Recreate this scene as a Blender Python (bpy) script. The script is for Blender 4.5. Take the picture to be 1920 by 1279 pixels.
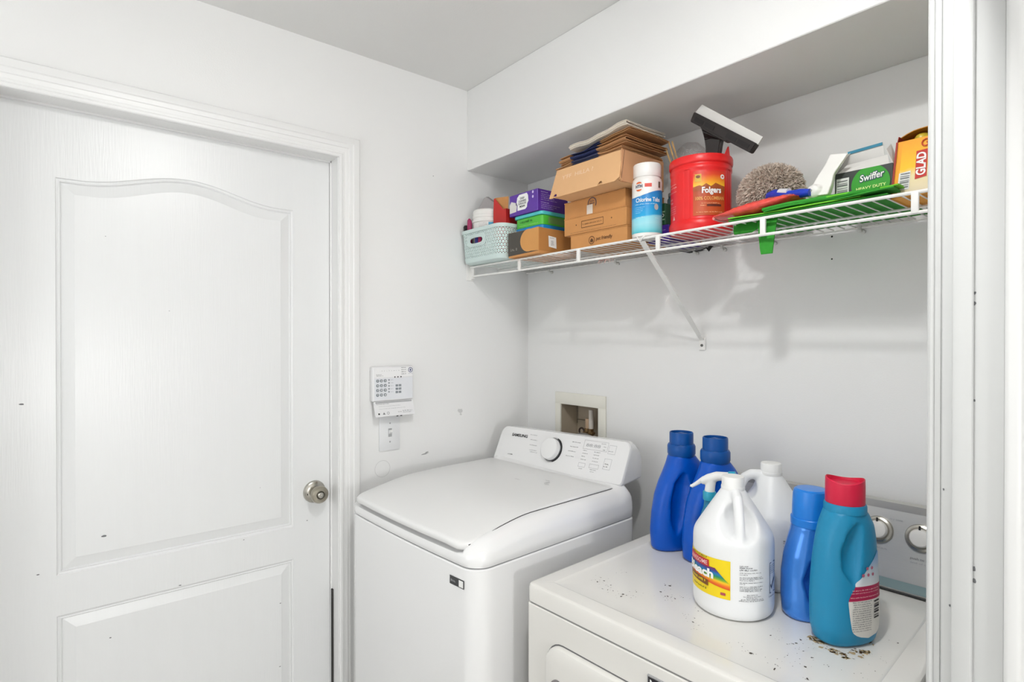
import bpy, bmesh, math, random
from mathutils import Vector, Matrix
from mathutils.bvhtree import BVHTree
random.seed(7)
for o in list(bpy.data.objects): bpy.data.objects.remove(o, do_unlink=True)
SC = bpy.context.scene
COL = SC.collection
PI = math.pi
V3 = Vector

# ------------------------------------------------------------------ camera, world, lights, exposure
CAM = V3((1.84, -1.58822, 1.45))
YAW, PITCH = math.radians(39.169), math.radians(-0.300)
cd = bpy.data.cameras.new('camera'); cd.sensor_width = 36.0; cd.lens = 1054.0/1920*36.0
cd.clip_start = 0.02; cd.clip_end = 50
cam = bpy.data.objects.new('camera', cd); COL.objects.link(cam)
fwd = V3((-math.cos(YAW)*math.cos(PITCH), math.sin(YAW)*math.cos(PITCH), math.sin(PITCH)))
cam.location = CAM; cam.rotation_euler = fwd.to_track_quat('-Z', 'Y').to_euler()
SC.camera = cam

w = bpy.data.worlds.new('world'); SC.world = w; w.use_nodes = True
w.node_tree.nodes['Background'].inputs[0].default_value = (1, 1, 1, 1)
w.node_tree.nodes['Background'].inputs[1].default_value = 0.05

def area(name, loc, power, size, color=(1, 1, 1), target=None, shape='DISK', size_y=None, spread=180):
    l = bpy.data.lights.new(name, 'AREA'); l.shape = shape; l.size = size
    if size_y: l.size_y = size_y
    l.energy = power; l.color = color; l.spread = math.radians(spread)
    o = bpy.data.objects.new(name, l); COL.objects.link(o); o.location = loc
    if target is not None:
        o.rotation_euler = (V3(target)-V3(loc)).to_track_quat('-Z', 'Y').to_euler()
    return o
def globe(name, loc, power, radius, color=(1, 1, 1)):
    l = bpy.data.lights.new(name, 'POINT'); l.energy = power; l.shadow_soft_size = radius; l.color = color
    o = bpy.data.objects.new(name, l); COL.objects.link(o); o.location = loc
    return o
LAMP = (1.52, -1.18)
globe('laundry_lamp_bulb', (LAMP[0], LAMP[1], 2.385), 4.6, 0.045, (1.0, 1.0, 0.99))
area('laundry_lamp_diffuser', (LAMP[0], LAMP[1], 2.42), 8.6, 0.10, (1.0, 1.0, 0.99))
area('added_window_fill', (0.8, -2.85, 1.5), 9.6, 1.2, (1.0, 1.0, 1.0), (0.8, 0, 1.5), 'RECTANGLE', 1.3)  # added fill light for the shadows on the shelf wall
SCONCE = (4.50, -1.50, 1.08)
globe('hall_sconce_bulb', SCONCE, 60, 0.06, (1.0, 1.0, 1.0))

vs = SC.view_settings
vs.view_transform = 'Standard'; vs.look = 'None'; vs.gamma = 1.0; vs.use_curve_mapping = False
vs.exposure = 0.01

# ------------------------------------------------------------------ materials
def lin(c):
    if isinstance(c, str):
        c = tuple(int(c[i:i+2], 16)/255 for i in (0, 2, 4))
    f = lambda v: v/12.92 if v <= 0.04045 else ((v+0.055)/1.055)**2.4
    return (f(c[0]), f(c[1]), f(c[2]), 1)
MATS = {}
def mat(name, color, rough=0.5, metal=0.0, var=0.04, scale=18.0, bump=0.0, bscale=120.0, coat=0.0, trans=0.0, spec=0.5, stretch=None, sss=0.0, alpha=1.0):
    if name in MATS: return MATS[name]
    m = bpy.data.materials.new(name); m.use_nodes = True
    nt = m.node_tree; b = nt.nodes['Principled BSDF']
    c = lin(color)
    b.inputs['Roughness'].default_value = rough; b.inputs['Metallic'].default_value = metal
    b.inputs['Specular IOR Level'].default_value = spec
    b.inputs['Coat Weight'].default_value = coat; b.inputs['Coat Roughness'].default_value = 0.08
    b.inputs['Transmission Weight'].default_value = trans
    b.inputs['Alpha'].default_value = alpha
    if sss:
        b.inputs['Subsurface Weight'].default_value = sss; b.inputs['Subsurface Radius'].default_value = (0.02, 0.02, 0.02)
        b.inputs['Subsurface Scale'].default_value = 0.3
    tc = nt.nodes.new('ShaderNodeTexCoord'); mp = nt.nodes.new('ShaderNodeMapping')
    nt.links.new(tc.outputs['Object'], mp.inputs['Vector'])
    if stretch: mp.inputs['Scale'].default_value = stretch
    n = nt.nodes.new('ShaderNodeTexNoise'); n.inputs['Scale'].default_value = scale; n.inputs['Detail'].default_value = 4
    nt.links.new(mp.outputs['Vector'], n.inputs['Vector'])
    mx = nt.nodes.new('ShaderNodeMix'); mx.data_type = 'RGBA'
    mx.inputs['A'].default_value = tuple(max(0, v*(1-var)) for v in c[:3])+(1,)
    mx.inputs['B'].default_value = tuple(min(1, v*(1+var)) for v in c[:3])+(1,)
    nt.links.new(n.outputs['Fac'], mx.inputs['Factor']); nt.links.new(mx.outputs['Result'], b.inputs['Base Color'])
    if bump:
        n2 = nt.nodes.new('ShaderNodeTexNoise'); n2.inputs['Scale'].default_value = bscale; n2.inputs['Detail'].default_value = 3
        nt.links.new(mp.outputs['Vector'], n2.inputs['Vector'])
        bp = nt.nodes.new('ShaderNodeBump'); bp.inputs['Strength'].default_value = bump; bp.inputs['Distance'].default_value = 0.002
        nt.links.new(n2.outputs['Fac'], bp.inputs['Height']); nt.links.new(bp.outputs['Normal'], b.inputs['Normal'])
    MATS[name] = m
    return m

def ramp_mat(name, axis, stops, rough=0.4, noise=0.0, nscale=8.0, interp='LINEAR', coord='UV'):
    """colour printed along one UV (or Object) axis"""
    if name in MATS: return MATS[name]
    m = bpy.data.materials.new(name); m.use_nodes = True; nt = m.node_tree; b = nt.nodes['Principled BSDF']
    b.inputs['Roughness'].default_value = rough
    tc = nt.nodes.new('ShaderNodeTexCoord'); sp = nt.nodes.new('ShaderNodeSeparateXYZ'); nt.links.new(tc.outputs[coord], sp.inputs[0])
    src = sp.outputs[axis]
    if noise:
        n = nt.nodes.new('ShaderNodeTexNoise'); n.inputs['Scale'].default_value = nscale
        nt.links.new(tc.outputs[coord], n.inputs['Vector'])
        a = nt.nodes.new('ShaderNodeMath'); a.operation = 'MULTIPLY_ADD'; a.inputs[1].default_value = noise
        nt.links.new(n.outputs['Fac'], a.inputs[0]); nt.links.new(src, a.inputs[2])
        s2 = nt.nodes.new('ShaderNodeMath'); s2.operation = 'SUBTRACT'; nt.links.new(a.outputs[0], s2.inputs[0]); s2.inputs[1].default_value = noise*0.5
        src = s2.outputs[0]
    r = nt.nodes.new('ShaderNodeValToRGB'); r.color_ramp.interpolation = interp
    cr = r.color_ramp
    while len(cr.elements) < len(stops): cr.elements.new(0.5)
    for e, (p, c) in zip(cr.elements, stops): e.position = p; e.color = lin(c)
    nt.links.new(src, r.inputs[0]); nt.links.new(r.outputs[0], b.inputs['Base Color'])
    MATS[name] = m
    return m

WALL = mat('wall_paint', 'efefee', 0.55, var=0.015, scale=3, bump=0.12, bscale=260)
CEIL = mat('ceiling_paint', 'eaeae8', 0.7, var=0.015, scale=4, bump=0.2, bscale=200)
TRIM = mat('trim_paint', 'ededec', 0.32, var=0.012, scale=6, bump=0.05, bscale=60)
DOORM = mat('door_paint', 'e9eaea', 0.30, var=0.012, scale=5, bump=0.16, bscale=30, stretch=(1, 9, 0.5))
APPL = mat('white_enamel', 'f2f2f2', 0.16, var=0.006, scale=4, coat=0.4)
APPLF = mat('white_enamel_satin', 'eeeeee', 0.24, var=0.008, scale=4, coat=0.25)
LIDM = mat('white_lid_plastic', 'ececeb', 0.30, var=0.012, scale=7)
DRYM = mat('cream_enamel', 'e8e6e1', 0.22, var=0.015, scale=6, coat=0.25)
WIRE = mat('white_vinyl_wire', 'f0efec', 0.35, var=0.04, scale=60)
DARK = mat('dark_gap', '2a2a2a', 0.6)
BLACK = mat('black_ink', '1c1c1e', 0.5)
GREY = mat('grey_ink', '77787a', 0.5)
LGREY = mat('pale_grey_ink', 'a9aaac', 0.5)
WHITE = mat('white_ink', 'f6f6f4', 0.45)
CHROME = mat('brushed_nickel', 'b9b6ae', 0.25, metal=1.0, var=0.08, scale=40)
KRAFT = mat('kraft_card', 'c98f55', 0.8, var=0.07, scale=30, bump=0.1, bscale=300)
KRAFTL = mat('pale_kraft_card', 'dcae7e', 0.8, var=0.05, scale=20, bump=0.1, bscale=300)
PAPERB = mat('brown_paper', 'b98a5e', 0.85, var=0.1, scale=25, bump=0.3, bscale=60)

# ------------------------------------------------------------------ object helpers
ROOT = {}
def tag(o, label=None, cat=None, group=None, kind=None):
    if label: o['label'] = label
    if cat: o['category'] = cat
    if group: o['group'] = group
    if kind: o['kind'] = kind
    return o
def thing(name, label, cat, loc=(0, 0, 0), rotz=0.0, group=None):
    o = bpy.data.objects.new(name, None); COL.objects.link(o); o.empty_display_size = 0.05
    o.location = loc; o.rotation_euler = (0, 0, rotz)
    ROOT[o.name] = Matrix.Translation(V3(loc)) @ Matrix.Rotation(rotz, 4, 'Z')
    return tag(o, label, cat, group)
def rootm(p):
    while p.parent: p = p.parent
    return ROOT.get(p.name, Matrix.Identity(4))
def link_mesh(name, me, m, parent=None):
    o = bpy.data.objects.new(name, me); COL.objects.link(o)
    if m is not None and len(me.materials) == 0: me.materials.append(m)
    if parent is not None: o.parent = parent
    return o
def obj(name, bm, m, parent=None, smooth=True, ang=32, local=False, recalc=True):
    """link a bmesh (world coordinates unless local) as one mesh object under parent"""
    if recalc: bmesh.ops.recalc_face_normals(bm, faces=bm.faces[:])
    if parent is not None and not local:
        bm.transform(rootm(parent).inverted())
    if smooth:
        a = math.radians(ang)
        for f in bm.faces: f.smooth = True
        for e in bm.edges:
            if len(e.link_faces) == 2 and e.calc_face_angle(0) > a: e.smooth = False
    me = bpy.data.meshes.new(name); bm.to_mesh(me); bm.free()
    return link_mesh(name, me, m, parent)
def B(): return bmesh.new()
def abox(bm, x0, x1, y0, y1, z0, z1, bev=0.0, seg=2, M=None):
    r = bmesh.ops.create_cube(bm, size=1.0); vs_ = r['verts']
    for v in vs_: v.co = V3((x0+(v.co.x+.5)*(x1-x0), y0+(v.co.y+.5)*(y1-y0), z0+(v.co.z+.5)*(z1-z0)))
    if bev > 0:
        es = list({e for v in vs_ for e in v.link_edges})
        r2 = bmesh.ops.bevel(bm, geom=es, offset=bev, segments=seg, profile=0.5, affect='EDGES')
        vs_ = r2['verts']
    if M is not None:
        vv = set(vs_)
        for f in bm.faces:
            pass
        bmesh.ops.transform(bm, matrix=M, verts=list(vv))
    return vs_
def box(name, x0, x1, y0, y1, z0, z1, m, parent=None, bev=0.0015, seg=2, local=False):
    bm = B(); abox(bm, x0, x1, y0, y1, z0, z1, bev, seg)
    return obj(name, bm, m, parent, local=local)
def loft(bm, rings, cap0=True, cap1=True, closed=True):
    vr = [[bm.verts.new(p) for p in r] for r in rings]
    n = len(vr[0])
    for a, b in zip(vr, vr[1:]):
        for i in range(n if closed else n-1):
            j = (i+1) % n
            try: bm.faces.new((a[i], a[j], b[j], b[i]))
            except ValueError: pass
    if cap0: bm.faces.new(vr[0][::-1])
    if cap1: bm.faces.new(vr[-1])
    return vr
def tube(bm, pts, rad, n=8, cap=True, closed=False):
    pts = [V3(p) for p in pts]; k = len(pts)
    rads = rad if isinstance(rad, (list, tuple)) else [rad]*k
    up = None; rings = []
    for i, p in enumerate(pts):
        if closed: t = (pts[(i+1) % k]-pts[i-1]).normalized()
        else: t = (pts[min(i+1, k-1)]-pts[max(i-1, 0)]).normalized()
        if up is None:
            up = V3((0, 0, 1)) if abs(t.z) < 0.9 else V3((1, 0, 0))
        s = t.cross(up).normalized(); up = s.cross(t).normalized()
        rings.append([p+(s*math.cos(2*PI*j/n)+up*math.sin(2*PI*j/n))*rads[i] for j in range(n)])
    if closed: rings.append(rings[0])
    loft(bm, rings, cap and not closed, cap and not closed)
def lathe(bm, prof, c=(0, 0, 0), n=40, rf=None):
    c = V3(c); rings = []
    for r, z in prof:
        ring = []
        for j in range(n):
            a = 2*PI*j/n; rr = r*(rf(a, r, z) if rf else 1.0)
            ring.append(c+V3((rr*math.cos(a), rr*math.sin(a), z)))
        rings.append(ring)
    loft(bm, rings)
def rrect(x0, x1, y0, y1, r, n=5):
    """rounded rectangle, ccw list of (x,y); r scalar or 4 radii (x1y1, x0y1, x0y0, x1y0)"""
    rs = r if isinstance(r, (list, tuple)) else (r,)*4
    out = []
    for k, (cx, cy, sx, sy) in enumerate(((x1, y1, -1, -1), (x0, y1, 1, -1), (x0, y0, 1, 1), (x1, y0, -1, 1))):
        rr = rs[k]
        for i in range(n+1):
            a = PI/2*(k+i/n)
            out.append((cx+sx*rr+rr*math.cos(a), cy+sy*rr+rr*math.sin(a)))
    return out
def sellipse(z, cx, cy, hx, hy, e=2.6, n=36):
    out = []
    for j in range(n):
        a = 2*PI*j/n; c, s = math.cos(a), math.sin(a)
        out.append(V3((cx+hx*math.copysign(abs(c)**(2/e), c), cy+hy*math.copysign(abs(s)**(2/e), s), z)))
    return out
def lerp(a, b, t): return a+(b-a)*t
def solid(bm, t):
    bm.normal_update(); bmesh.ops.solidify(bm, geom=bm.faces[:], thickness=t)
def sstep(a, b, x):
    t = max(0, min(1, (x-a)/(b-a))); return t*t*(3-2*t)

# surface maps (u, v) -> point for print, labels and lettering
def planemap(o, u, v, eps=0.0006):
    o, u, v = V3(o), V3(u).normalized(), V3(v).normalized(); n = u.cross(v)
    return lambda a, b, k=1.0: o+u*a+v*b+n*eps*k
def cylmap(c, r, d, eps=0.0006):
    c = V3(c); d = V3((d[0], d[1], 0)).normalized(); t = V3((-d.y, d.x, 0))
    def f(a, b, k=1.0):
        q = a/r
        return V3((c.x, c.y, 0))+(d*math.cos(q)+t*math.sin(q))*(r+eps*k)+V3((0, 0, b))
    return f
def facing(x, y):
    d = CAM-V3((x, y, 0)); return V3((d.x, d.y, 0)).normalized()
def patch(name, mp, pts, m, parent, k=1.0, local=False):
    bm = B(); bm.faces.new([bm.verts.new(mp(a, b, k)) for a, b in pts])
    return obj(name, bm, m, parent, smooth=False, local=local, recalc=False)
def gpatch(name, mp, x0, x1, y0, y1, m, parent, nx=8, ny=6, k=1.0, shape=None, local=False):
    bm = B(); uv = bm.loops.layers.uv.new('UVMap'); g = []
    for j in range(ny+1):
        row = []
        for i in range(nx+1):
            s, t = i/nx, j/ny; a, b = lerp(x0, x1, s), lerp(y0, y1, t)
            if shape: a, b = shape(s, t)
            vv = bm.verts.new(mp(a, b, k)); row.append((vv, s, t))
        g.append(row)
    for j in range(ny):
        for i in range(nx):
            q = (g[j][i], g[j][i+1], g[j+1][i+1], g[j+1][i])
            f = bm.faces.new([x[0] for x in q])
            for lp, x in zip(f.loops, q): lp[uv].uv = (x[1], x[2])
    return obj(name, bm, m, parent, smooth=True, ang=60, local=local, recalc=False)
def lettering(name, mp, txt, size, m, parent, at=(0, 0), width=None, bold=0.0, shear=0.0, rot=0.0, k=2.0, local=False, spacing=1.0, align='CENTER'):
    c = bpy.data.curves.new('t', 'FONT'); c.body = txt; c.size = 1.0; c.align_x = align; c.align_y = 'CENTER'
    c.offset = bold; c.shear = shear; c.resolution_u = 3; c.space_character = spacing
    to = bpy.data.objects.new('t', c); me = to.to_mesh()
    vs_ = [v.co.copy() for v in me.vertices]; fs = [tuple(p.vertices) for p in me.polygons]
    to.to_mesh_clear(); bpy.data.objects.remove(to); bpy.data.curves.remove(c)
    if not vs_: return None
    w_ = max(v.x for v in vs_)-min(v.x for v in vs_)
    sx = (width/w_) if width else size
    cr, sr = math.cos(rot), math.sin(rot)
    bm = B(); bv = []
    for v in vs_:
        a, b = v.x*sx, v.y*size
        bv.append(bm.verts.new(mp(at[0]+a*cr-b*sr, at[1]+a*sr+b*cr, k)))
    for f in fs:
        try: bm.faces.new([bv[i] for i in f])
        except ValueError: pass
    return obj(name, bm, m, parent, smooth=False, local=local, recalc=False)
def fineprint(name, mp, rows, m, parent, k=1.6, local=False, seed=1):
    """rows of tiny unreadable print: (x0, x1, y, height)"""
    rnd = random.Random(seed); bm = B()
    for x0, x1, y, h in rows:
        x = x0
        while x < x1-h*0.3:
            for _ in range(rnd.randint(2, 7)):
                wd = h*rnd.uniform(0.30, 0.50)
                if x+wd > x1: break
                hi = h*rnd.choice((.24, .24, .24, .42)); lo = h*rnd.choice((.24, .24, .24, .36)); t_ = h*.15
                bars = [(x, x+t_, -lo, hi)]
                q = rnd.random()
                if q < .6: bars += [(x+t_, x+wd, hi*.55, hi*.55+t_*.8), (x+wd-t_, x+wd, -lo*.8, hi*.7)]
                if q > .35: bars += [(x+t_, x+wd, -lo, -lo+t_)]
                for a0, a1, b0, b1 in bars:
                    bm.faces.new([bm.verts.new(mp(a, y+b, k)) for a, b in ((a0, b0), (a1, b0), (a1, b1), (a0, b1))])
                x += wd+h*0.13
            x += h*0.42
    o = obj(name, bm, m, parent, smooth=False, local=local, recalc=False); o['kind'] = 'stuff'
    return o
def disc(mp, cx, cy, rx, ry=None, n=24, a0=0, a1=2*PI):
    ry = ry or rx
    return [(cx+rx*math.cos(a0+(a1-a0)*i/n), cy+ry*math.sin(a0+(a1-a0)*i/n)) for i in range(n)]
def ringpatch(name, mp, cx, cy, r0, r1, m, parent, a0=0, a1=2*PI, n=32, k=1.5, local=False):
    bm = B(); p = []
    for i in range(n+1):
        a = a0+(a1-a0)*i/n
        p.append((bm.verts.new(mp(cx+r0*math.cos(a), cy+r0*math.sin(a), k)), bm.verts.new(mp(cx+r1*math.cos(a), cy+r1*math.sin(a), k))))
    for a, b in zip(p, p[1:]): bm.faces.new((a[0], a[1], b[1], b[0]))
    return obj(name, bm, m, parent, smooth=False, local=local, recalc=False)
def sculpt(build, cutters=(), voxel=0.003, smooth=8):
    """union of closed shapes minus cutters, voxel remeshed and smoothed -> bmesh"""
    def tmp(bm):
        bmesh.ops.recalc_face_normals(bm, faces=bm.faces[:])
        me = bpy.data.meshes.new('tmp'); bm.to_mesh(me); bm.free()
        o = bpy.data.objects.new('tmp', me); COL.objects.link(o); return o
    bm = B(); build(bm); o = tmp(bm); cs = []
    r = o.modifiers.new('r', 'REMESH'); r.mode = 'VOXEL'; r.voxel_size = voxel
    for c in cutters:
        cb = B(); c(cb); co = tmp(cb); cs.append(co)
        md = o.modifiers.new('b', 'BOOLEAN'); md.operation = 'DIFFERENCE'; md.object = co; md.solver = 'EXACT'
    if cutters:
        r = o.modifiers.new('r2', 'REMESH'); r.mode = 'VOXEL'; r.voxel_size = voxel
    s = o.modifiers.new('s', 'SMOOTH'); s.factor = 0.5; s.iterations = smooth
    dg = bpy.context.evaluated_depsgraph_get(); dg.update()
    me = bpy.data.meshes.new_from_object(o.evaluated_get(dg))
    out = B(); out.from_mesh(me)
    for x in [o]+cs:
        d = x.data; bpy.data.objects.remove(x); bpy.data.meshes.remove(d)
    bpy.data.meshes.remove(me)
    return out
def ellipsoid(bm, c, r, R=None, u=20, v=12):
    res = bmesh.ops.create_uvsphere(bm, u_segments=u, v_segments=v, radius=1.0)
    for vv in res['verts']:
        p = V3((vv.co.x*r[0], vv.co.y*r[1], vv.co.z*r[2]))
        if R is not None: p = R @ p
        vv.co = V3(c)+p
def struct(name, bm, m, label=None, parent=None, smooth=False):
    o = obj(name, bm, m, parent, smooth=smooth)
    if parent is None: tag(o, label, None, None, 'structure')
    return o

# ================================================================== THE ROOM
ZC = 2.427
bm = B(); abox(bm, -0.12, 4.7, -2.9, 0.12, -0.1, 0.0)
struct('floor', bm, mat('floor_tile', 'cfcdc8', 0.4, var=0.06, scale=6), 'pale tiled floor under the appliances')
bm = B(); abox(bm, -0.12, 4.7, -2.9, 0.12, ZC, ZC+0.1)
struct('ceiling', bm, CEIL, 'plain white painted ceiling above the door and soffit')
# left wall with the door opening
DY0, DY1, DZ = -1.722, -0.836, 2.068
bm = B()
abox(bm, -0.14, 0, -2.9, DY0, 0, ZC); abox(bm, -0.14, 0, DY1, 0.12, 0, ZC); abox(bm, -0.14, 0, DY0, DY1, DZ, ZC)
wl = struct('wall_left', bm, WALL, 'white painted wall holding the panelled door and alarm keypad')
# back wall with the opening for the washer outlet box
OX0, OX1, OZ0, OZ1 = 0.205, 0.413, 0.985, 1.189
bm = B()
abox(bm, 0, OX0, 0, 0.12, 0, ZC); abox(bm, OX1, 1.70, 0, 0.12, 0, ZC)
abox(bm, OX0, OX1, 0, 0.12, 0, OZ0); abox(bm, OX0, OX1, 0, 0.12, OZ1, ZC); abox(bm, OX0, OX1, 0.095, 0.12, OZ0, OZ1)
wb = struct('wall_back', bm, WALL, 'white painted wall behind the wire shelf and appliances')
bm = B(); abox(bm, 0, 1.60, -0.318, 0.0, 2.112, ZC, 0.002, 1)
struct('wall_soffit', bm, WALL, 'white boxed soffit running above the wire shelf')
# right wall: stub beside the dryer, doorway the camera looks through
XR0, XR1, YJ = 1.590, 1.664, -0.55
bm = B()
abox(bm, XR0, XR1, YJ, 0.12, 0, ZC); abox(bm, XR0, XR1, -2.9, -1.86, 0, ZC); abox(bm, XR0, XR1, -1.86, YJ, 2.10, ZC)
struct('wall_right', bm, WALL, 'white wall with the doorway beside the dryer')
bm = B(); abox(bm, -0.12, 4.7, -3.0, -2.9, 0, ZC); struct('wall_front', bm, WALL, 'white wall opposite the shelf')
bm = B(); abox(bm, 4.6, 4.7, -2.9, 0.12, 0, ZC); struct('wall_hall', bm, WALL, 'white wall at the far side of the hall')
bm = B(); abox(bm, XR1, 4.7, 0.02, 0.12, 0, ZC); struct('wall_hall_end', bm, WALL, 'white wall closing the end of the hall')

# doorway lining on the right edge of the picture
JAMBM = mat('dimmed_trim_paint', 'd3d4d3', 0.34, var=0.02, scale=8, bump=0.05, bscale=60)  # trim paint darkened to tone down the strong light on the lining
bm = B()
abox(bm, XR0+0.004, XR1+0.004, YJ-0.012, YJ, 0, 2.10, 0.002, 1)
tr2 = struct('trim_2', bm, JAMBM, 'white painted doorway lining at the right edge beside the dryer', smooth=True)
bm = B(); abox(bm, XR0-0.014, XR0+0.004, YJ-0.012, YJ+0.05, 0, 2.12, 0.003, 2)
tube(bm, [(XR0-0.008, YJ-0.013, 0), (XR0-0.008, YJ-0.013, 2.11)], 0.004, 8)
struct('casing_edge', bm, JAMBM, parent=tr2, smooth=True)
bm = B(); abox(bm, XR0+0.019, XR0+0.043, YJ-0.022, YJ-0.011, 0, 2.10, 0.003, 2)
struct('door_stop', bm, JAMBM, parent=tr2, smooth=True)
bm = B(); abox(bm, XR1+0.003, XR1+0.022, YJ-0.020, YJ+0.06, 0, 2.12, 0.006, 3)
struct('hall_casing', bm, TRIM, parent=tr2, smooth=True)
# chips on the lining
bm = B(); rnd = random.Random(3)
for x, z, s in ((1.6335, 1.118, .0035), (1.634, 1.10, .0030), (1.6335, 1.36, .0016), (1.6336, 1.50, .0022), (1.6336, 1.515, .0018), (1.606, 1.055, .0015), (1.598, 1.225, .0015)):
    p = [V3((x+s*rnd.uniform(.5, 1.1)*math.cos(a), YJ-(.0226 if x < 1.6333 and x > 1.608 else .0126), z+1.5*s*rnd.uniform(.5, 1.1)*math.sin(a))) for a in [2*PI*i/7 for i in range(7)]]
    bm.faces.new([bm.verts.new(q) for q in p])
o = obj('paint_chips', bm, mat('chip_grey', '6f7072', .8), tr2, smooth=False); o['kind'] = 'stuff'

# ------------------------------------------------------------------ panelled door with casing
def sweep_frame(bm, prof, y0, y1, zt, x_at):
    """casing profile (d outward, t proud) round three sides of an opening"""
    path = [(y0, 0.0, -1, 0), (y0, zt, -1, 1), (y1, zt, 1, 1), (y1, 0.0, 1, 0)]
    rings = [[V3((x_at+t, y+sy*d, z+sz*d)) for d, t in prof] for y, z, sy, sz in path]
    loft(bm, rings, True, True)
bm = B()
sweep_frame(bm, [(0, 0), (0, .011), (.003, .0135), (.010, .0135), (.013, .010), (.020, .010), (.022, .0115), (.032, .0125), (.034, .015), (.046, .016), (.049, .019), (.062, .0195), (.068, .018), (.072, .012), (.072, 0)], -1.712, -0.845, 2.058, 0.0)
tr1 = struct('trim_1', bm, TRIM, 'white moulded casing round the panelled door', smooth=True)
bm = B()
abox(bm, -0.14, 0.004, -0.847, -0.8355, 0, 2.068); abox(bm, -0.14, 0.004, -1.7225, -1.711, 0, 2.068); abox(bm, -0.14, 0.004, -1.7225, -0.8355, 2.0575, 2.0685)
struct('jamb', bm, TRIM, parent=tr1)
bm = B()   # rebate bead the door closes against
abox(bm, -0.0615, -0.052, -0.8515, -0.846, 0, 2.058, .001, 1); abox(bm, -0.0615, -0.052, -1.711, -0.846, 2.052, 2.0585, .001, 1)
struct('jamb_bead', bm, TRIM, parent=tr1)
bm = B(); abox(bm, -0.0505, -0.040, -0.8525, -0.846, 0.0, 0.588, .002, 2)
struct('weather_strip', bm, mat('black_rubber', '2e2c2a', .7), parent=tr1)

XD = -0.060           # face of the door
def arch_outline(ins, y0, y1, z0, z1, rise, n=28):
    """closed outline of an arched (rise>0) or square panel, inset by ins"""
    a, b = y0+ins, y1-ins; pts = [(a, z0+ins), (b, z0+ins)]
    if rise <= 0: return pts+[(b, z1-ins), (a, z1-ins)]
    for i in range(n+1):
        t = 1-i/n; y = lerp(a, b, t)
        e = abs(t-0.5)*2
        h = 0.0 if e > 0.86 else 0.5*(1+math.cos(PI*(e/0.86)))
        pts.append((y, z1-ins+rise*h))
    return pts
bm = B(); edges = []
rect = [(-1.7095, 0.012), (-0.8525, 0.012), (-0.8525, 2.0535), (-1.7095, 2.0535)]
vr = [bm.verts.new((XD, y, z)) for y, z in rect]
for i in range(4): edges.append(bm.edges.new((vr[i], vr[(i+1) % 4])))
PROF = [(0, 0), (.002, -.0035), (.006, -.0045), (.009, -.003), (.012, -.0075), (.036, -.0020), (.040, -.0004), (.043, -.0004)]
for (y0, y1, z0, z1, rise) in ((-1.585, -0.974, 0.824, 1.872, 0.047), (-1.585, -0.974, 0.14, 0.717, 0)):
    rings = []
    for ins, dp in PROF:
        rings.append([V3((XD+dp, y, z)) for y, z in arch_outline(ins, y0, y1, z0, z1, rise)])
    rv = loft(bm, rings, False, True)
    n = len(rv[0])
    for i in range(n):
        e = bm.edges.get((rv[0][i], rv[0][(i+1) % n]))
        edges.append(e)
bmesh.ops.triangle_fill(bm, use_beauty=True, edges=edges)
back = [bm.verts.new((XD-0.04, y, z)) for y, z in rect]
for i in range(4): bm.faces.new((vr[i], vr[(i+1) % 4], back[(i+1) % 4], back[i]))
bm.faces.new(back)
door = obj('door_1', bm, DOORM, None, ang=12)
tag(door, 'white two-panel door with arched upper panel and nickel knob', None, None, 'structure')
# knob: rose, neck, knob and keyhole face, axis along +x
def lathe_x(bm, prof, c, n=32):
    c = V3(c); rings = [[c+V3((h, r*math.cos(2*PI*j/n), r*math.sin(2*PI*j/n))) for j in range(n)] for r, h in prof]
    loft(bm, rings)
KC = (XD, -0.906, 0.930)
bm = B(); lathe_x(bm, [(.0375, .0), (.0375, .003), (.035, .008), (.028, .012), (.016, .014), (.014, .03)], KC)
rose = obj('knob_rose', bm, CHROME, door)
bm = B(); lathe_x(bm, [(.013, .013), (.0135, .028), (.021, .034), (.027, .041), (.029, .049), (.028, .057), (.024, .062), (.0165, .0625), (.016, .0605), (.013, .0605)], KC)
kn = obj('door_knob', bm, mat('warm_nickel', 'a8a294', .28, metal=1.0, var=.1, scale=50), door)
bm = B(); lathe_x(bm, [(.0135, .0600), (.0135, .0622), (.012, .0630), (.0005, .0630)], KC)
obj('lock_ring', bm, mat('dark_nickel', '4a4740', .35, metal=1.0), kn)
bm = B(); lathe_x(bm, [(.0095, .0625), (.0095, .0645), (.008, .065), (.0005, .065)], KC); abox(bm, KC[0]+.0645, KC[0]+.0665, KC[1]-.006, KC[1]+.006, KC[2]-.0016, KC[2]+.0016)
obj('turn_button', bm, CHROME, kn)
bm = B(); lathe_x(bm, [(.003, .0095), (.003, .0125), (.0005, .0125)], (KC[0], KC[1]-.025, KC[2]-.004), 12)
obj('rose_hole', bm, DARK, rose)
# chipped paint on the door
bm = B()
for i, (y, z) in enumerate(((-1.653, 1.281), (-1.484, .907), (-1.019, .376), (-1.328, 1.529), (-1.303, .721), (-1.128, .816), (-.93, .836), (-1.622, .838), (-1.47, .623), (-1.017, .583), (-1.079, .972), (-1.478, 1.729))):
    s = (.006, .0075, .004, .0022, .004, .003, .003, .004, .004, .003, .002, .0022)[i]
    bm.faces.new([bm.verts.new((XD+.0008, y+s*rnd.uniform(.5, 1.1)*math.cos(a), z+.45*s*rnd.uniform(.5, 1.1)*math.sin(a))) for a in [2*PI*q/7 for q in range(7)]])
o = obj('paint_chips', bm, mat('chip_grey', '6f7072', .8), door, smooth=False); o['kind'] = 'stuff'
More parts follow.
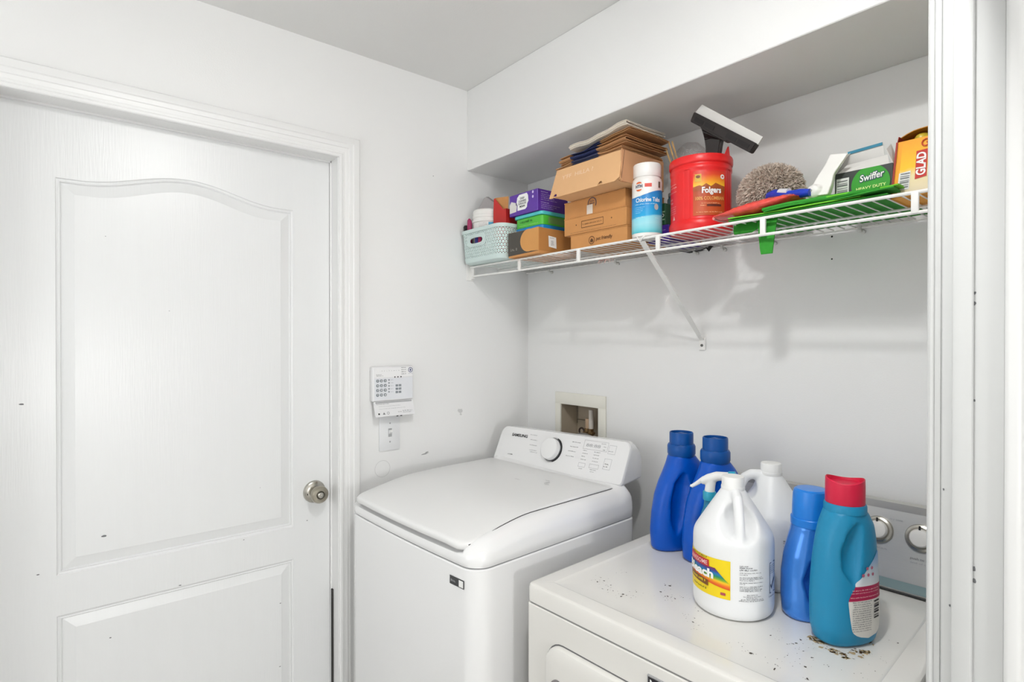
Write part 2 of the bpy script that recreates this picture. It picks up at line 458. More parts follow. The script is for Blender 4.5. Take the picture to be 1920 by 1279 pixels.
# scuffs and nail holes on the walls
SCUFF = mat('scuff_grey', 'b4b4b3', .7)
bm = B()
for (y, z, sy, sz) in ((-.510, 1.016, .022, .003), (-.503, 1.021, .010, .0022), (-.815, 2.04, .002, .002), (-.474, 2.063, .003, .002)):
    bm.faces.new([bm.verts.new((.0008, y+sy*rnd.uniform(.5, 1.1)*math.cos(a), z+sz*rnd.uniform(.5, 1.1)*math.sin(a)+.1*sy*math.cos(a))) for a in [2*PI*q/9 for q in range(9)]])
o = obj('scuff_marks', bm, mat('dark_scuff', 'a2a2a2', .7), wl, smooth=False); o['kind'] = 'stuff'
bm = B()
for (y, z, s) in ((-.351, 1.165, .016), (-.349, 1.15, .008)):
    bm.faces.new([bm.verts.new((.0008, y+s*rnd.uniform(.4, 1.1)*math.cos(a), z+.7*s*rnd.uniform(.4, 1.1)*math.sin(a))) for a in [2*PI*q/11 for q in range(11)]])
o = obj('smudge', bm, mat('pale_scuff', 'd2d2d1', .7), wl, smooth=False); o['kind'] = 'stuff'
rm = planemap((0, 0, 0), (0, 1, 0), (0, 0, 1), .0008)
ringpatch('plug_outline', rm, -.684, .985, .0285, .0298, mat('pale_scuff', 'd2d2d1', .7), wl, k=1)
for x, z, s in ((1.224, 1.717, .0026), (1.224, 1.658, .0022)):
    bm = B(); bm.faces.new([bm.verts.new((x+s*math.cos(a), -.0008, z+s*math.sin(a))) for a in [2*PI*q/10 for q in range(10)]])
    obj('nail_hole', bm, DARK, wb, smooth=False)

# ceiling lamp (out of frame, where the light comes from)
t = thing('ceiling_lamp', 'round flush ceiling lamp in the laundry', 'lamp', (LAMP[0], LAMP[1], ZC))
bm = B(); rings = [[V3((LAMP[0]+r*math.cos(2*PI*j/40), LAMP[1]+r*math.sin(2*PI*j/40), z)) for j in range(40)] for r, z in ((.055, ZC-.001), (.064, ZC-.001), (.064, ZC-.012), (.055, ZC-.012), (.055, ZC-.001))]
loft(bm, rings, False, False); obj('lamp_rim', bm, TRIM, t)
# unseen window added behind the camera, round the area light that fills the shadows
bm = B(); f = .05; c = V3((.8, -2.9, 1.5)); w_, h_ = 1.2, 1.3
for a0, a1, b0, b1 in ((-w_/2-f, w_/2+f, h_/2, h_/2+f), (-w_/2-f, w_/2+f, -h_/2-f, -h_/2), (-w_/2-f, -w_/2, -h_/2, h_/2), (w_/2, w_/2+f, -h_/2, h_/2)):
    abox(bm, c.x+a0, c.x+a1, c.y+.0005, c.y+.03, c.z+b0, c.z+b1, .003, 1)
wo = struct('added_window_1', bm, TRIM, 'white framed unseen window added for the fill light', smooth=True)
bm = B(); abox(bm, c.x-w_/2, c.x+w_/2, c.y+.001, c.y+.004, c.z-h_/2, c.z+h_/2)
obj('added_pane', bm, mat('window_pane', 'dfe6ea', .1), wo, smooth=False)
# wall lamp in the hall whose light falls in through the doorway
t = thing('wall_lamp', 'small wall lamp in the hall', 'lamp', (4.6, SCONCE[1], SCONCE[2]))
bm = B(); rings = [[V3((x, SCONCE[1]+r*math.cos(2*PI*j/24), SCONCE[2]+r*math.sin(2*PI*j/24))) for j in range(24)] for r, x in ((.06, 4.5995), (.06, 4.585), (.03, 4.58), (.02, 4.562))]
loft(bm, rings); obj('lamp_base', bm, CHROME, t)

# ================================================================== WASHING MACHINE (local frame: x right, y back)
WA = thing('washing_machine', 'white top-loading washing machine with closed lid, standing beside the door', 'washer', (0.0948, -0.847, 0.036), math.radians(3))
WA.scale = (.975, .975, .975)
WW, WD, ZS = 0.675, 0.66, 0.876
def bow(x, y):
    k = max(0, 1-abs((x-WW/2)/(WW/2))**2.2); return y-0.010*k*max(0, 1-y/0.12)
def ring(ins, z, r=.05, x0=0, x1=WW, y0=0, y1=WD, n=7, zf=None):
    rr = max(.012, r-ins*.5)
    out = []
    for x, y in rrect(x0+ins, x1-ins, y0+ins, y1-ins, (rr*.6, rr*.6, rr, rr), n):
        out.append(V3((x, bow(x, y), z if zf is None else zf(x, y))))
    return out
def subdiv(pts, m=4):
    out = []
    for i in range(len(pts)):
        a, b = pts[i], pts[(i+1) % len(pts)]
        k = max(1, int((b-a).length/0.04))
        for q in range(k): out.append(a.lerp(b, q/k))
    return out
base_ring = [(x, y) for x, y in rrect(0, WW, 0, WD, (.03, .03, .05, .05), 7)]
def dense(r=(.03, .03, .05, .05), x0=0, x1=WW, y0=0, y1=WD):
    p = [V3((x, y, 0)) for x, y in rrect(x0, x1, y0, y1, r, 7)]
    out = []
    for i in range(len(p)):
        a, b = p[i], p[(i+1) % len(p)]
        k = max(1, round((b-a).length/0.014))
        for q in range(k): out.append(a.lerp(b, q/k))
    return out
def inset_pt(p, ins, x0, x1, y0, y1):
    cx, cy = (x0+x1)/2, (y0+y1)/2; hx, hy = (x1-x0)/2, (y1-y0)/2
    return cx+(p.x-cx)*(hx-ins)/hx, cy+(p.y-cy)*(hy-ins)/hy
DR = dense()
def wring(ins, zf):
    out = []
    for p in DR:
        x, y = inset_pt(p, ins, 0, WW, 0, WD); out.append(V3((x, bow(x, y), zf(x, y))))
    return out
bm = B(); loft(bm, [wring(.003, lambda x, y: -.0365), wring(0, lambda x, y: -.027), wring(0, lambda x, y: ZS-.004), wring(.003, lambda x, y: ZS-.001)])
obj('body', bm, APPL, WA, local=True, ang=40)
bm = B(); loft(bm, [wring(.004, lambda x, y: ZS-.003), wring(.004, lambda x, y: ZS+.004)])
obj('seam', bm, mat('seam_grey', '8d8e90', .5), WA, local=True)
def ztop(y): return .925+.041*sstep(-.07, .24, y)
def ztopc(y): return ztop(y)+.024*sstep(.590, .625, y)
def cz(s): return lambda x, y: ZS+.0015+s*(ztopc(y)-ZS)
def cring(ins, sz):
    out = []
    for p in wring(ins, cz(sz)):
        if p.y < .12 and sz > .5:      # hand recess scooped out of the front under the lid lip
            k = sstep(.018, .034, p.x)*(1-sstep(.600, .618, p.x))*min(1, (sz-.5)/.08)
            p.y += .030*k*(1-sstep(.06, .12, p.y)); p.z -= .012*k*(1-sstep(.06, .12, p.y))*(1 if sz > .9 else 0)
        out.append(p)
    return out
bm = B(); loft(bm, [cring(.003, 0), cring(.0005, .04), cring(0, .25), cring(.0008, .42), cring(.002, .50), cring(.003, .56), cring(.007, .66), cring(.014, .78), cring(.023, .90), cring(.034, .97), cring(.046, .99), cring(.06, .995)])
cov = obj('top_cover', bm, APPL, WA, local=True, ang=50)
# lid: slightly domed plate, lip overhanging the hand recess in front
LX0, LX1, LY0, LY1 = .022, .629, .000, .600
LR = dense((.004, .004, .05, .035), LX0, LX1, LY0, LY1)
def lring(ins, dz):
    out = []
    for p in LR:
        x, y = inset_pt(p, ins, LX0, LX1, LY0, LY1)
        e = abs((x-(LX0+LX1)/2)/((LX1-LX0)/2)); zz = ztop(y)+dz-.006*max(0, e-.75)/.25*(1-sstep(.1, .4, y))
        out.append(V3((x, bow(x, y)-.004*(1-e*e)*max(0, 1-y/.1), zz)))
    return out
bm = B(); loft(bm, [lring(.012, -.014), lring(.003, -.012), lring(0, -.006), lring(.0005, .002), lring(.003, .0055), lring(.010, .0075), lring(.10, .0085), lring(.2, .009)])
obj('lid', bm, LIDM, WA, local=True, ang=50)
# dark hairline round the lid
bm = B()
for x0 in (LX1+.0005,):
    q = [(x0-.004*(1-sstep(.02, .12, y)), y, ztop(y)+.0012-.006*(1-sstep(.02, .12, y))) for y in [lerp(.016, .60, i/30) for i in range(31)]]
    tube(bm, q, .0011, 6)
obj('lid_gap', bm, DARK, WA, local=True)
bm = B(); rl = random.Random(4)
for x, y, sx_, sy_ in ((.475, .455, .014, .007), (.462, .470, .010, .018), (.440, .490, .012, .005), (.36, .43, .016, .003)):
    pts = []
    for q in range(11):
        a = 2*PI*q/11; u_ = rl.uniform(.45, 1.1); px_, py_ = x+sx_*u_*math.cos(a), y+sy_*u_*math.sin(a); pts.append(bm.verts.new((px_, py_, ztop(py_)+.0093)))
    bm.faces.new(pts)
o = obj('lid_smears', bm, mat('lid_smear', 'd6d6d5', .5), WA, smooth=False, local=True, recalc=False); o['kind'] = 'stuff'
# hand recess below the lid lip
bm = B(); pts = [(x, bow(x, .0)+.012, .906) for x in [lerp(.05, .61, i/12) for i in range(13)]]
for a, b in zip(pts, pts[1:]):
    pass
bm.free()
# control panel
P0 = V3((.022, .605, .962)); PU = V3((1, 0, .026)); PV = V3((0, .06, .13)).normalized(); PN = PU.cross(PV).normalized()
def pface(ins, back, dv=0.0):
    out = []
    for a, b in rrect(0+ins, .634-ins, 0+ins, .146-ins, (.030, .030, .012, .012), 7):
        out.append(P0+PU*a+PV*(b+dv*(b/.146))-PN*back+V3((0, back*.35*(b/.146), 0)) if False else P0+PU*a+PV*b-PN*back)
    return out
def pback(ins, yb, sc):
    out = []
    for a, b in rrect(0+ins, .634-ins, 0+ins, .146-ins, (.030, .030, .012, .012), 7):
        q = P0+PU*a+PV*b; out.append(V3((q.x, lerp(q.y, yb, .96), .945+(q.z-.945)*sc)))
    return out
bm = B(); loft(bm, [pface(.006, -.0018), pface(.0025, -.001), pface(0, .003), pface(0, .010), pback(.002, .690, 1.0), pback(.006, .715, .93), pback(.012, .735, .80)])
pan = obj('control_panel', bm, APPLF, WA, local=True, ang=35)
pm = planemap(P0-PN*(-.0019), PU, PV, .0004)
lettering('lettering', pm, 'SAMSUNG', .0155, BLACK, pan, (.113, .112), width=.088, bold=.03, local=True)
fineprint('fine_print', pm, [(.078, .106, .034, .006)], BLACK, pan, local=True, seed=15)
def lathe_n(bm, prof, c, ax, n=40):
    ax = V3(ax).normalized(); s = ax.orthogonal().normalized(); t = ax.cross(s); c = V3(c)
    loft(bm, [[c+ax*h+(s*math.cos(2*PI*j/n)+t*math.sin(2*PI*j/n))*r for j in range(n)] for r, h in prof])
kc = P0+PU*.302+PV*.078
bm = B(); lathe_n(bm, [(.047, .0015), (.047, .0025), (.0445, .0028), (.0445, .0018)], kc, PN)
dial = obj('dial', bm, mat('dial_chrome', 'd4d4d4', .15, metal=.9), pan, local=True)
bm = B(); lathe_n(bm, [(.0425, .001), (.0425, .006), (.0405, .0075), (.0395, .0075)], kc, PN); obj('dial_ring', bm, mat('dial_dark_grey', '5b5d60', .3, metal=.5), dial, local=True)  # dark grey ring round the dial cap
bm = B(); lathe_n(bm, [(.0405, .004), (.040, .020), (.038, .0235), (.034, .025), (.001, .0255)], kc, PN); obj('dial_cap', bm, APPLF, dial, local=True)
ringpatch('dial_arc', pm, .302, .078, .0430, .0462, BLACK, dial, -1.25, 1.25, k=8, local=True)
rows = []
for i, v in enumerate((.122, .103, .083, .064, .057)): rows.append((.170+.006*i, .170+.006*i+.038, v, .0042))
for i, v in enumerate((.118, .101, .084, .066)): rows.append((.385-.004*i, .423-.004*i, v, .0042))
for i, v in enumerate((.094, .084, .073, .062)): rows += [(.444, .462+.006*(i % 2), v, .0036), (.494, .520, v, .0036)]
rows += [(.515, .535, .126, .0036), (.527, .538, .116, .0036), (.527, .537, .105, .0036), (.446, .462, .030, .0036), (.495, .522, .033, .0036), (.497, .515, .026, .003), (.553, .572, .104, .0042), (.550, .566, .060, .006), (.548, .566, .051, .006)]
fineprint('fine_print', pm, rows, GREY, pan, local=True, seed=4)
lettering('lettering', pm, '88:88', .015, LGREY, pan, (.483, .114), width=.062, local=True)
def frame_patch(name, mp, x0, x1, y0, y1, t, m, parent, k=1.2, local=False):
    bm = B()
    for a0, a1, b0, b1 in ((x0, x1, y0, y0+t), (x0, x1, y1-t, y1), (x0, x0+t, y0, y1), (x1-t, x1, y0, y1)):
        bm.faces.new([bm.verts.new(mp(a, b, k)) for a, b in ((a0, b0), (a1, b0), (a1, b1), (a0, b1))])
    return obj(name, bm, m, parent, smooth=False, local=local, recalc=False)
frame_patch('display_outline', pm, .440, .545, .100, .132, .0008, LGREY, pan, local=True)
for a0, a1, b0, b1 in ((.550, .580, .095, .125), (.545, .575, .042, .078), (.440, .470, .036, .050), (.488, .528, .038, .052)):
    frame_patch('key_outline', pm, a0, a1, b0, b1, .0008, LGREY, pan, local=True)
# front sticker
fm = planemap((0, -.0105, 0), (1, 0, 0), (0, 0, 1), .0006)
def fmap(a, b, k=1.0): return V3((a, bow(a, 0)-.0007*k, b))
patch('energy_sticker', fmap, [(.575, .8225), (.632, .8225), (.632, .8445), (.575, .8445)], mat('sticker_black', '3a3a3c', .4), WA, 1, local=True)
stk = [o for o in WA.children if o.name.startswith('energy_sticker')][0]
fineprint('fine_print', fmap, [(.580, .606, .8335, .010)], LGREY, stk, k=2, local=True, seed=16)
patch('sticker_code', fmap, [(.612, .825), (.629, .825), (.629, .842), (.612, .842)], WHITE, stk, 2, local=True)

# ================================================================== DRYER (local frame: x right, y back)
DRY = thing('clothes_dryer', 'white clothes dryer with rust-stained top and silver control console', 'dryer', (0.818, -0.711, 0), math.radians(3))
DW, DD, DS, DT = .735, .655, .820, .865
bm = B(); loft(bm, [[V3((x, y, z)) for x, y in rrect(i, DW-i, i, DD-i, .012, 4)] for z, i in ((.02, .002), (.03, 0), (DS-.004, 0), (DS-.0015, .002))])
body = obj('body', bm, DRYM, DRY, local=True)
bm = B(); loft(bm, [[V3((x, y, z)) for x, y in rrect(.004, DW-.004, .004, DD-.004, .012, 4)] for z in (DS-.003, DS+.003)])
obj('seam', bm, mat('seam_grey', '8d8e90', .5), DRY, local=True)
bm = B()
def dring(i, z, r=.016): return [V3((x, y, z)) for x, y in rrect(i, DW-i, i, DD-i, max(.004, r-i*.3), 5)]
loft(bm, [dring(.002, DS+.0015), dring(0, DS+.004), dring(0, DT-.009), dring(.002, DT-.0035), dring(.006, DT-.0008), dring(.010, DT), dring(.045, DT), dring(.049, DT-.0022), dring(.053, DT-.003), dring(.09, DT-.003)])
obj('top_panel', bm, DRYM, DRY, local=True, ang=25)
# front door panel
bm = B()
fr = lambda i, y: [V3((x, y, z)) for x, z in rrect(.074+i, .661-i, .20+i, .756-i, max(.012, .045-i), 6)]
loft(bm, [fr(-.003, -.0005), fr(-.003, .001)], True, True)
obj('door_gap', bm, mat('door_gap_grey', '6c6c6d', .5), DRY, local=True)
bm = B(); loft(bm, [fr(.0, .002), fr(0, -.008), fr(.003, -.013), fr(.010, -.016), fr(.03, -.017)])
ddoor = obj('dryer_door', bm, DRYM, DRY, local=True)
bm = B(); lathe_n(bm, [(.021, 0), (.021, .003), (.0185, .004), (.018, .0035), (.001, .0035)], (.119, -.017, .667), (0, -1, 0))
emb = obj('emblem', bm, mat('emblem_grey', '8f8b8b', .3, metal=.6), ddoor, local=True)
em = planemap((.119, -.0206, .667), (1, 0, 0), (0, 0, 1), .0004)
patch('emblem_mark', em, [(-.009, -.004), (-.001, .010), (.004, .001), (.002, -.001), (-.002, .004), (-.006, -.004)], mat('emblem_dark', '55494a', .4), emb, 1, local=True)
bm = B(); abox(bm, .343, .470, -.0035, .001, .765, .7965, .0012, 1); plate = obj('name_plate', bm, mat('plate_rim', 'b9babc', .3, metal=.7), DRY, local=True)
em2 = planemap((0, -.0036, 0), (1, 0, 0), (0, 0, 1), .0005)
patch('plate_field', em2, [(.346, .768), (.467, .768), (.467, .7935), (.346, .7935)], mat('plate_black', '1d1a22', .3), plate, 1, local=True)
lettering('lettering', em2, 'M', .022, WHITE, plate, (.358, .781), bold=.02, local=True)
# console
CZ0, CZ1, CF0, CF1 = DT-.002, 1.062, .598, .640
STEEL = mat('brushed_steel', 'c6c5c1', .38, metal=.45, var=.05, scale=30, stretch=(1, 1, 40))
prof = [(CF0-.004, CZ0), (CF0-.006, CZ0+.008), (CF0-.002, CZ0+.030), (CF0+.002, CZ0+.038), (CF1-.004, CZ1-.022), (CF1, CZ1-.004), (CF1+.006, CZ1), (.652, CZ1), (.655, CZ1-.006), (.655, CZ0)]
bm = B(); loft(bm, [[V3((x, y, z)) for y, z in prof] for x in (.010, .012, DW-.012, DW-.010)])
con = obj('console', bm, STEEL, DRY, local=True, ang=20)
for nm, ya, za, yb, zb, m, th in (('console_strip', CF0-.0058, CZ0+.009, CF0-.0025, CZ0+.029, mat('teal_strip', '8fa4a6', .2), .0006), ('console_top_band', CF1-.0035, CZ1-.0205, CF1-.0002, CZ1-.004, mat('band_grey', 'a3a19d', .35, metal=.4), .0006)):
    bm = B(); n = V3((0, -(zb-za), (yb-ya))).normalized()
    q = [V3((x, y, z))+n*th for x, y, z in ((.012, ya, za), (DW-.012, ya, za), (DW-.012, yb, zb), (.012, yb, zb))]
    bm.faces.new([bm.verts.new(p) for p in q]); obj(nm, bm, m, con, smooth=False, local=True, recalc=False)
bm = B(); tube(bm, [(.012, CF0-.0062, CZ0+.003), (DW-.012, CF0-.0062, CZ0+.003)], .0022, 6); obj('console_gasket', bm, DARK, con, local=True)
ca, cb = V3((0, CF0+.002, CZ0+.038)), V3((0, CF1-.004, CZ1-.022)); cv = (cb-ca).normalized()
cm = planemap(ca, (1, 0, 0), cv, .0005); CN = V3((1, 0, 0)).cross(cv).normalized()
for u in (.568, .652, .36):
    c0 = ca+V3((u, 0, 0))+cv*.094
    bm = B(); lathe_n(bm, [(.031, .0005), (.031, .003), (.029, .007), (.0245, .0085), (.022, .007), (.018, .006)], c0, CN); dl_ = obj('timer_dial', bm, CHROME, con, local=True)
    bm = B(); lathe_n(bm, [(.0205, .004), (.020, .015), (.018, .0185), (.013, .020), (.001, .0205)], c0, CN); obj('dial_face', bm, mat('dial_white', 'eceae6', .35), dl_, local=True)
    bm = B(); q = c0+CN*.0185+cv*.019
    tube(bm, [q-cv*.001, q+cv*.008], .0022, 6); obj('dial_pointer', bm, BLACK, dl_, local=True)
lettering('lettering', cm, 'push to start', .0075, GREY, con, (.657, .047), width=.046, local=True)
lettering('lettering', cm, 'end of cycle', .0055, LGREY, con, (.657, .038), width=.044, local=True)
lettering('lettering', cm, 'dry time', .0065, LGREY, con, (.602, .124), width=.026, local=True)
fineprint('fine_print', cm, [(.555, .590, .053, .006)], LGREY, con, local=True, seed=18)
# dirt and rust on the dryer top
SPK = [(0.101, 0.156), (0.118, 0.147), (0.111, 0.131), (0.136, 0.13), (0.144, 0.14), (0.142, 0.11), (0.1, 0.136), (0.154, 0.115), (0.166, 0.12), (0.118, 0.214), (0.125, 0.227), (0.192, 0.123), (0.201, 0.124), (0.212, 0.134), (0.206, 0.155), (0.196, 0.11), (0.231, 0.236), (0.24, 0.241), (0.244, 0.197), (0.267, 0.189), (0.275, 0.19), (0.285, 0.192), (0.294, 0.21), (0.286, 0.177), (0.263, 0.185), (0.284, 0.213), (0.349, 0.178), (0.36, 0.144), (0.367, 0.127), (0.339, 0.138), (0.381, 0.104), (0.381, 0.123), (0.497, 0.193), (0.489, 0.222), (0.455, 0.107), (0.478, 0.112), (0.489, 0.101), (0.499, 0.102), (0.54, 0.12), (0.545, 0.099), (0.55, 0.084), (0.542, 0.201), (0.539, 0.194), (0.543, 0.22), (0.564, 0.202), (0.562, 0.182), (0.581, 0.171), (0.584, 0.131), (0.612, 0.163), (0.548, 0.145), (0.601, 0.096), (0.673, 0.347), (0.649, 0.262), (0.672, 0.209), (0.664, 0.171), (0.667, 0.26)]
def blob(bm, x, y, z, s, asp, rot, rnd, n=8):
    bm.faces.new([bm.verts.new((x+(s*r*math.cos(a))*math.cos(rot)-(asp*s*r*math.sin(a))*math.sin(rot), y+(s*r*math.cos(a))*math.sin(rot)+(asp*s*r*math.sin(a))*math.cos(rot), z)) for a, r in [(2*PI*q/n, rnd.uniform(.45, 1.15)) for q in range(n)]])
rnd = random.Random(11); bm = B(); ZT = DT-.0026
for x, y in SPK:
    big = rnd.random() < .3
    blob(bm, x, y, ZT, rnd.uniform(.003, .0052) if big else rnd.uniform(.0012, .0026), rnd.uniform(.35, .9), rnd.uniform(0, PI), rnd)
    for _ in range(3): blob(bm, x+rnd.gauss(0, .011), y+rnd.gauss(0, .008), ZT, rnd.uniform(.0006, .0014), .7, rnd.uniform(0, PI), rnd, 6)
o = obj('dirt_specks', bm, mat('dirt', '4b443d', .9, var=.3, scale=90), DRY, smooth=False, local=True, recalc=False); o['kind'] = 'stuff'
RUST = [(0.553, 0.243), (0.562, 0.235), (0.573, 0.234), (0.581, 0.238), (0.599, 0.218), (0.608, 0.216), (0.617, 0.221), (0.628, 0.222), (0.63, 0.246), (0.637, 0.254), (0.643, 0.258), (0.64, 0.303)]
bm = B()
for x, y in RUST:
    for _ in range(4): blob(bm, x+rnd.gauss(-.004, .005), y+rnd.gauss(.006, .005), ZT-.0001, rnd.uniform(.003, .008), rnd.uniform(.4, .8), rnd.uniform(0, PI), rnd, 12)
o = obj('rust_stain', bm, mat('rust_pale', 'b59f78', .85, var=.25, scale=120), DRY, smooth=False, local=True, recalc=False); o['kind'] = 'stuff'
bm = B()
for x, y in RUST[1:]:
    for _ in range(6): blob(bm, x+rnd.gauss(-.004, .005), y+rnd.gauss(.006, .004), ZT+.0001, rnd.uniform(.001, .0046), rnd.uniform(.3, .7), rnd.uniform(-.4, .8), rnd, 9)
o = obj('rust_crust', bm, mat('rust_dark', '4a3419', .9, var=.4, scale=150), DRY, smooth=False, local=True, recalc=False); o['kind'] = 'stuff'

# ================================================================== BOTTLES ON THE DRYER
ZB = DT-.003+.0005
def bottle_root(name, label, cat, x, y, rz=0.0, group=None):
    return thing(name, label, cat, (x, y, ZB), rz, group)
# --- dark blue detergent bottles: local x = thickness, y = wide axis (handle end at -y)
BLUE = mat('cobalt_plastic', '0054bf', .3, var=.04, scale=5, spec=.35)
BLUED = mat('cobalt_cap', '004c98', .34, var=.05, scale=8, spec=.35)
def blue_body(bm):
    S = [(0, 0, .037, .084), (.006, 0, .042, .091), (.05, 0, .045, .094), (.10, .002, .0445, .092), (.15, .006, .044, .086), (.185, .010, .042, .076), (.212, .012, .040, .063), (.235, .010, .037, .050), (.25, .006, .034, .041), (.258, .004, .033, .036)]
    loft(bm, [sellipse(z, 0, cy, hx, hy, 2.5, 40) for z, cy, hx, hy in S])
def blue_cut(side):
    def f(bm):
        pts = [(side*.044, -.014, .216), (side*.047, -.024, .185), (side*.049, -.034, .135), (side*.049, -.041, .085), (side*.047, -.046, .045)]
        tube(bm, pts, [.010, .026, .029, .024, .007], 14)
    return f
blue_bm = sculpt(blue_body, [blue_cut(1), blue_cut(-1)], .0032, 6)
me_blue = None
def blue_bottle(x, y, rz, label):
    global me_blue
    t = bottle_root('detergent_bottle', label, 'bottle', x, y, rz, 'cobalt blue detergent bottles')
    if me_blue is None:
        o = obj('bottle_body', blue_bm, BLUE, t, local=True, ang=80); me_blue = o.data
        for p in me_blue.polygons: p.use_smooth = True
    else: link_mesh('bottle_body', me_blue, BLUE, t)
    bm = B(); lathe(bm, [(.036, .255), (.0385, .262), (.0385, .283), (.036, .288), (.031, .289)], (0, .004, 0), 36); obj('collar', bm, BLUED, t, local=True)
    bm = B(); lathe(bm, [(.0325, .286), (.0325, .318), (.0315, .3215), (.030, .3215), (.0295, .314), (.001, .313)], (0, .004, 0), 44, lambda a, r, z: 1+.008*math.cos(44*a/2))
    for k in range(3):
        a = k*2.1+.4; abox(bm, .012*math.cos(a)-.009, .012*math.cos(a)+.009, .004+.012*math.sin(a)-.007, .004+.012*math.sin(a)+.007, .312, .3175, .001, 1)
    obj('cap', bm, BLUED, t, local=True)
    return t
blue_bottle(.907, -.213, math.radians(-17), 'cobalt blue detergent bottle nearest the washing machine')
blue_bottle(1.014, -.216, math.radians(-19), 'cobalt blue detergent bottle right behind the spray bottle')

# --- bleach jugs
JUGW = mat('milky_plastic', 'eff0f1', .38, var=.012, scale=6, sss=.12)
CAPW = mat('white_cap', 'f1f1ef', .4)
def make_jug_mesh(R, hand_open, voxel=.0032):
    """round gallon jug, handle toward local -y"""
    def body(bm):
        lathe(bm, [(R*.90, 0), (R*.97, .006), (R, .016), (R, .150), (R*.99, .160), (R*.95, .170), (R*.75, .197), (R*.53, .226), (R*.345, .250), (R*.27, .260), (R*.25, .268)], n=56)
    def cut(bm):
        if hand_open: ellipsoid(bm, (0, -.062, .203), (.09, .021, .030), Matrix.Rotation(math.radians(-52), 3, 'X'))
        else:
            ellipsoid(bm, (0, -.090, .213), (.060, .062, .052))
    def cut2(bm): ellipsoid(bm, (0, -.080, .218), (.045, .046, .020))
    if hand_open:
        def body2(bm):
            body(bm)
            tube(bm, [(0, -.018, .254), (0, -.045, .255), (0, -.060, .247), (0, -.072, .222), (0, -.076, .195), (0, -.074, .17)], [.013, .0125, .012, .012, .013, .015], 14)
        return sculpt(body2, [lambda bm: ellipsoid(bm, (0, -.048, .222), (.09, .0115, .022), Matrix.Rotation(math.radians(-20), 3, 'X'))], voxel, 5)
    bmj = sculpt(body, [cut], voxel, 4)
    me = bpy.data.meshes.new('jug'); bmj.to_mesh(me); bmj.free()
    def withhandle(bm):
        bm.from_mesh(me)
        tube(bm, [(0, -.010, .250), (0, -.028, .2515), (0, -.042, .245), (0, -.053, .226), (0, -.060, .200), (0, -.064, .172), (0, -.066, .145)], [.010, .0105, .0105, .0105, .0105, .011, .012], 16)
    out = sculpt(withhandle, (), voxel, 4); bpy.data.meshes.remove(me)
    return out
JR = .0835
def jug(name, label, x, y, rz, hand_open, R=JR):
    t = bottle_root(name, label, 'jug', x, y, rz)
    o = obj('jug_body', make_jug_mesh(R, hand_open), JUGW, t, local=True, ang=80)
    for p in o.data.polygons: p.use_smooth = True
    bm = B(); lathe(bm, [(.0235, .262), (.0235, .282), (.0225, .2845), (.020, .2850), (.001, .2850)], n=48, rf=lambda a, r, z: 1+(.012*math.cos(36*a) if .263 < z < .283 else 0)); obj('cap', bm, CAPW, t, local=True)
    bm = B(); lathe(bm, [(.0245, .256), (.025, .260), (.0245, .264), (.02, .264)], n=40); obj('neck_ring', bm, CAPW, t, local=True)
    return t
jx, jy = 1.190, -.432
f0 = facing(jx, jy)
rz_front = math.atan2(f0.y, f0.x)+PI/2     # local -y toward the viewer
J1 = jug('bleach_jug', 'white gallon jug with yellow rainbow bleach label', jx, jy, rz_front+math.radians(12), False)
jmap = cylmap((jx, jy, 0), JR, f0, .0006)
YEL = mat('label_yellow', 'f2d512', .4, var=.04, scale=20)
lab = gpatch('label', jmap, -.160, -.0045, .908, .988, YEL, J1, 24, 2, 1)
gpatch('rainbow_print', jmap, 0, 1, 0, 1, ramp_mat('rainbow', 'Y', [(0, 'd8431c'), (.16, 'e8761c'), (.30, 'f2c21a'), (.42, '7fae2b'), (.55, '1e8a58'), (.70, '1b78b8'), (.84, '3a3f8f'), (1, '7a2348')], .4), lab, 16, 10, 2.2,
       shape=lambda s, t: (lerp(-.125, lerp(-.0055, -.036, min(1, max(0, (t-.30)/.7))), s), lerp(lerp(.945, .928-.002*0, s), .968, t)))
gpatch('brand_block', jmap, 0, 1, 0, 1, mat('label_red', 'c3242f', .4), lab, 12, 2, 3.0, shape=lambda q, t: (lerp(-.118, -.049, q), lerp(.9665, lerp(.9835, .981, q), t)))
lettering('lettering', jmap, 'AWESOME', .0125, mat('pink_ink', 'f3c9cb', .4), lab, (-.081, .9735), width=.058, bold=.01, k=4.2)
lettering('lettering', jmap, "LA'S TOTALLY", .005, BLACK, lab, (-.078, .9855), width=.05, bold=.02, k=4.2)
lettering('lettering', jmap, 'Bleach', .0245, WHITE, lab, (-.0775, .953), width=.078, bold=.045, k=4.6)
gpatch('banner', jmap, 0, 1, 0, 1, mat('label_brown', '7a4a16', .4), lab, 12, 2, 3.0, shape=lambda q, t: (lerp(-.115, -.051, q), lerp(lerp(.930, .926, q), lerp(.943, .938, q), t)))
fineprint('fine_print', jmap, [(-.106, -.055, .9345, .007)], YEL, lab, k=4.2, seed=19)
fineprint('fine_print', jmap, [(-.098, -.056, .919, .005)], BLACK, lab, k=2.6)
patch('flag_print', jmap, [(-.024, .9155), (-.014, .9155), (-.014, .921), (-.024, .921)], mat('flag_red', 'b04a56', .4), lab, 2.6)
a1 = lambda d: JR*math.radians(d)
rws = []
for i, (z, x1, h) in enumerate(((.981, 22, .003), (.9775, 27, .0042), (.973, 35, .0046), (.967, 40, .0028), (.9635, 20, .0028), (.958, 41, .0028), (.955, 44, .0028), (.952, 30, .0028), (.947, 43, .0028), (.944, 16, .0028), (.939, 43, .0028), (.936, 38, .0028), (.933, 42, .0028), (.930, 40, .0028))):
    rws.append((a1(9), a1(x1), z, h))
for z, xa, xb in ((.922, 19, 35), (.9185, 14, 40), (.9155, 18, 34), (.9125, 11, 44), (.9095, 8, 46)): rws.append((a1(xa), a1(xb), z, .0028))
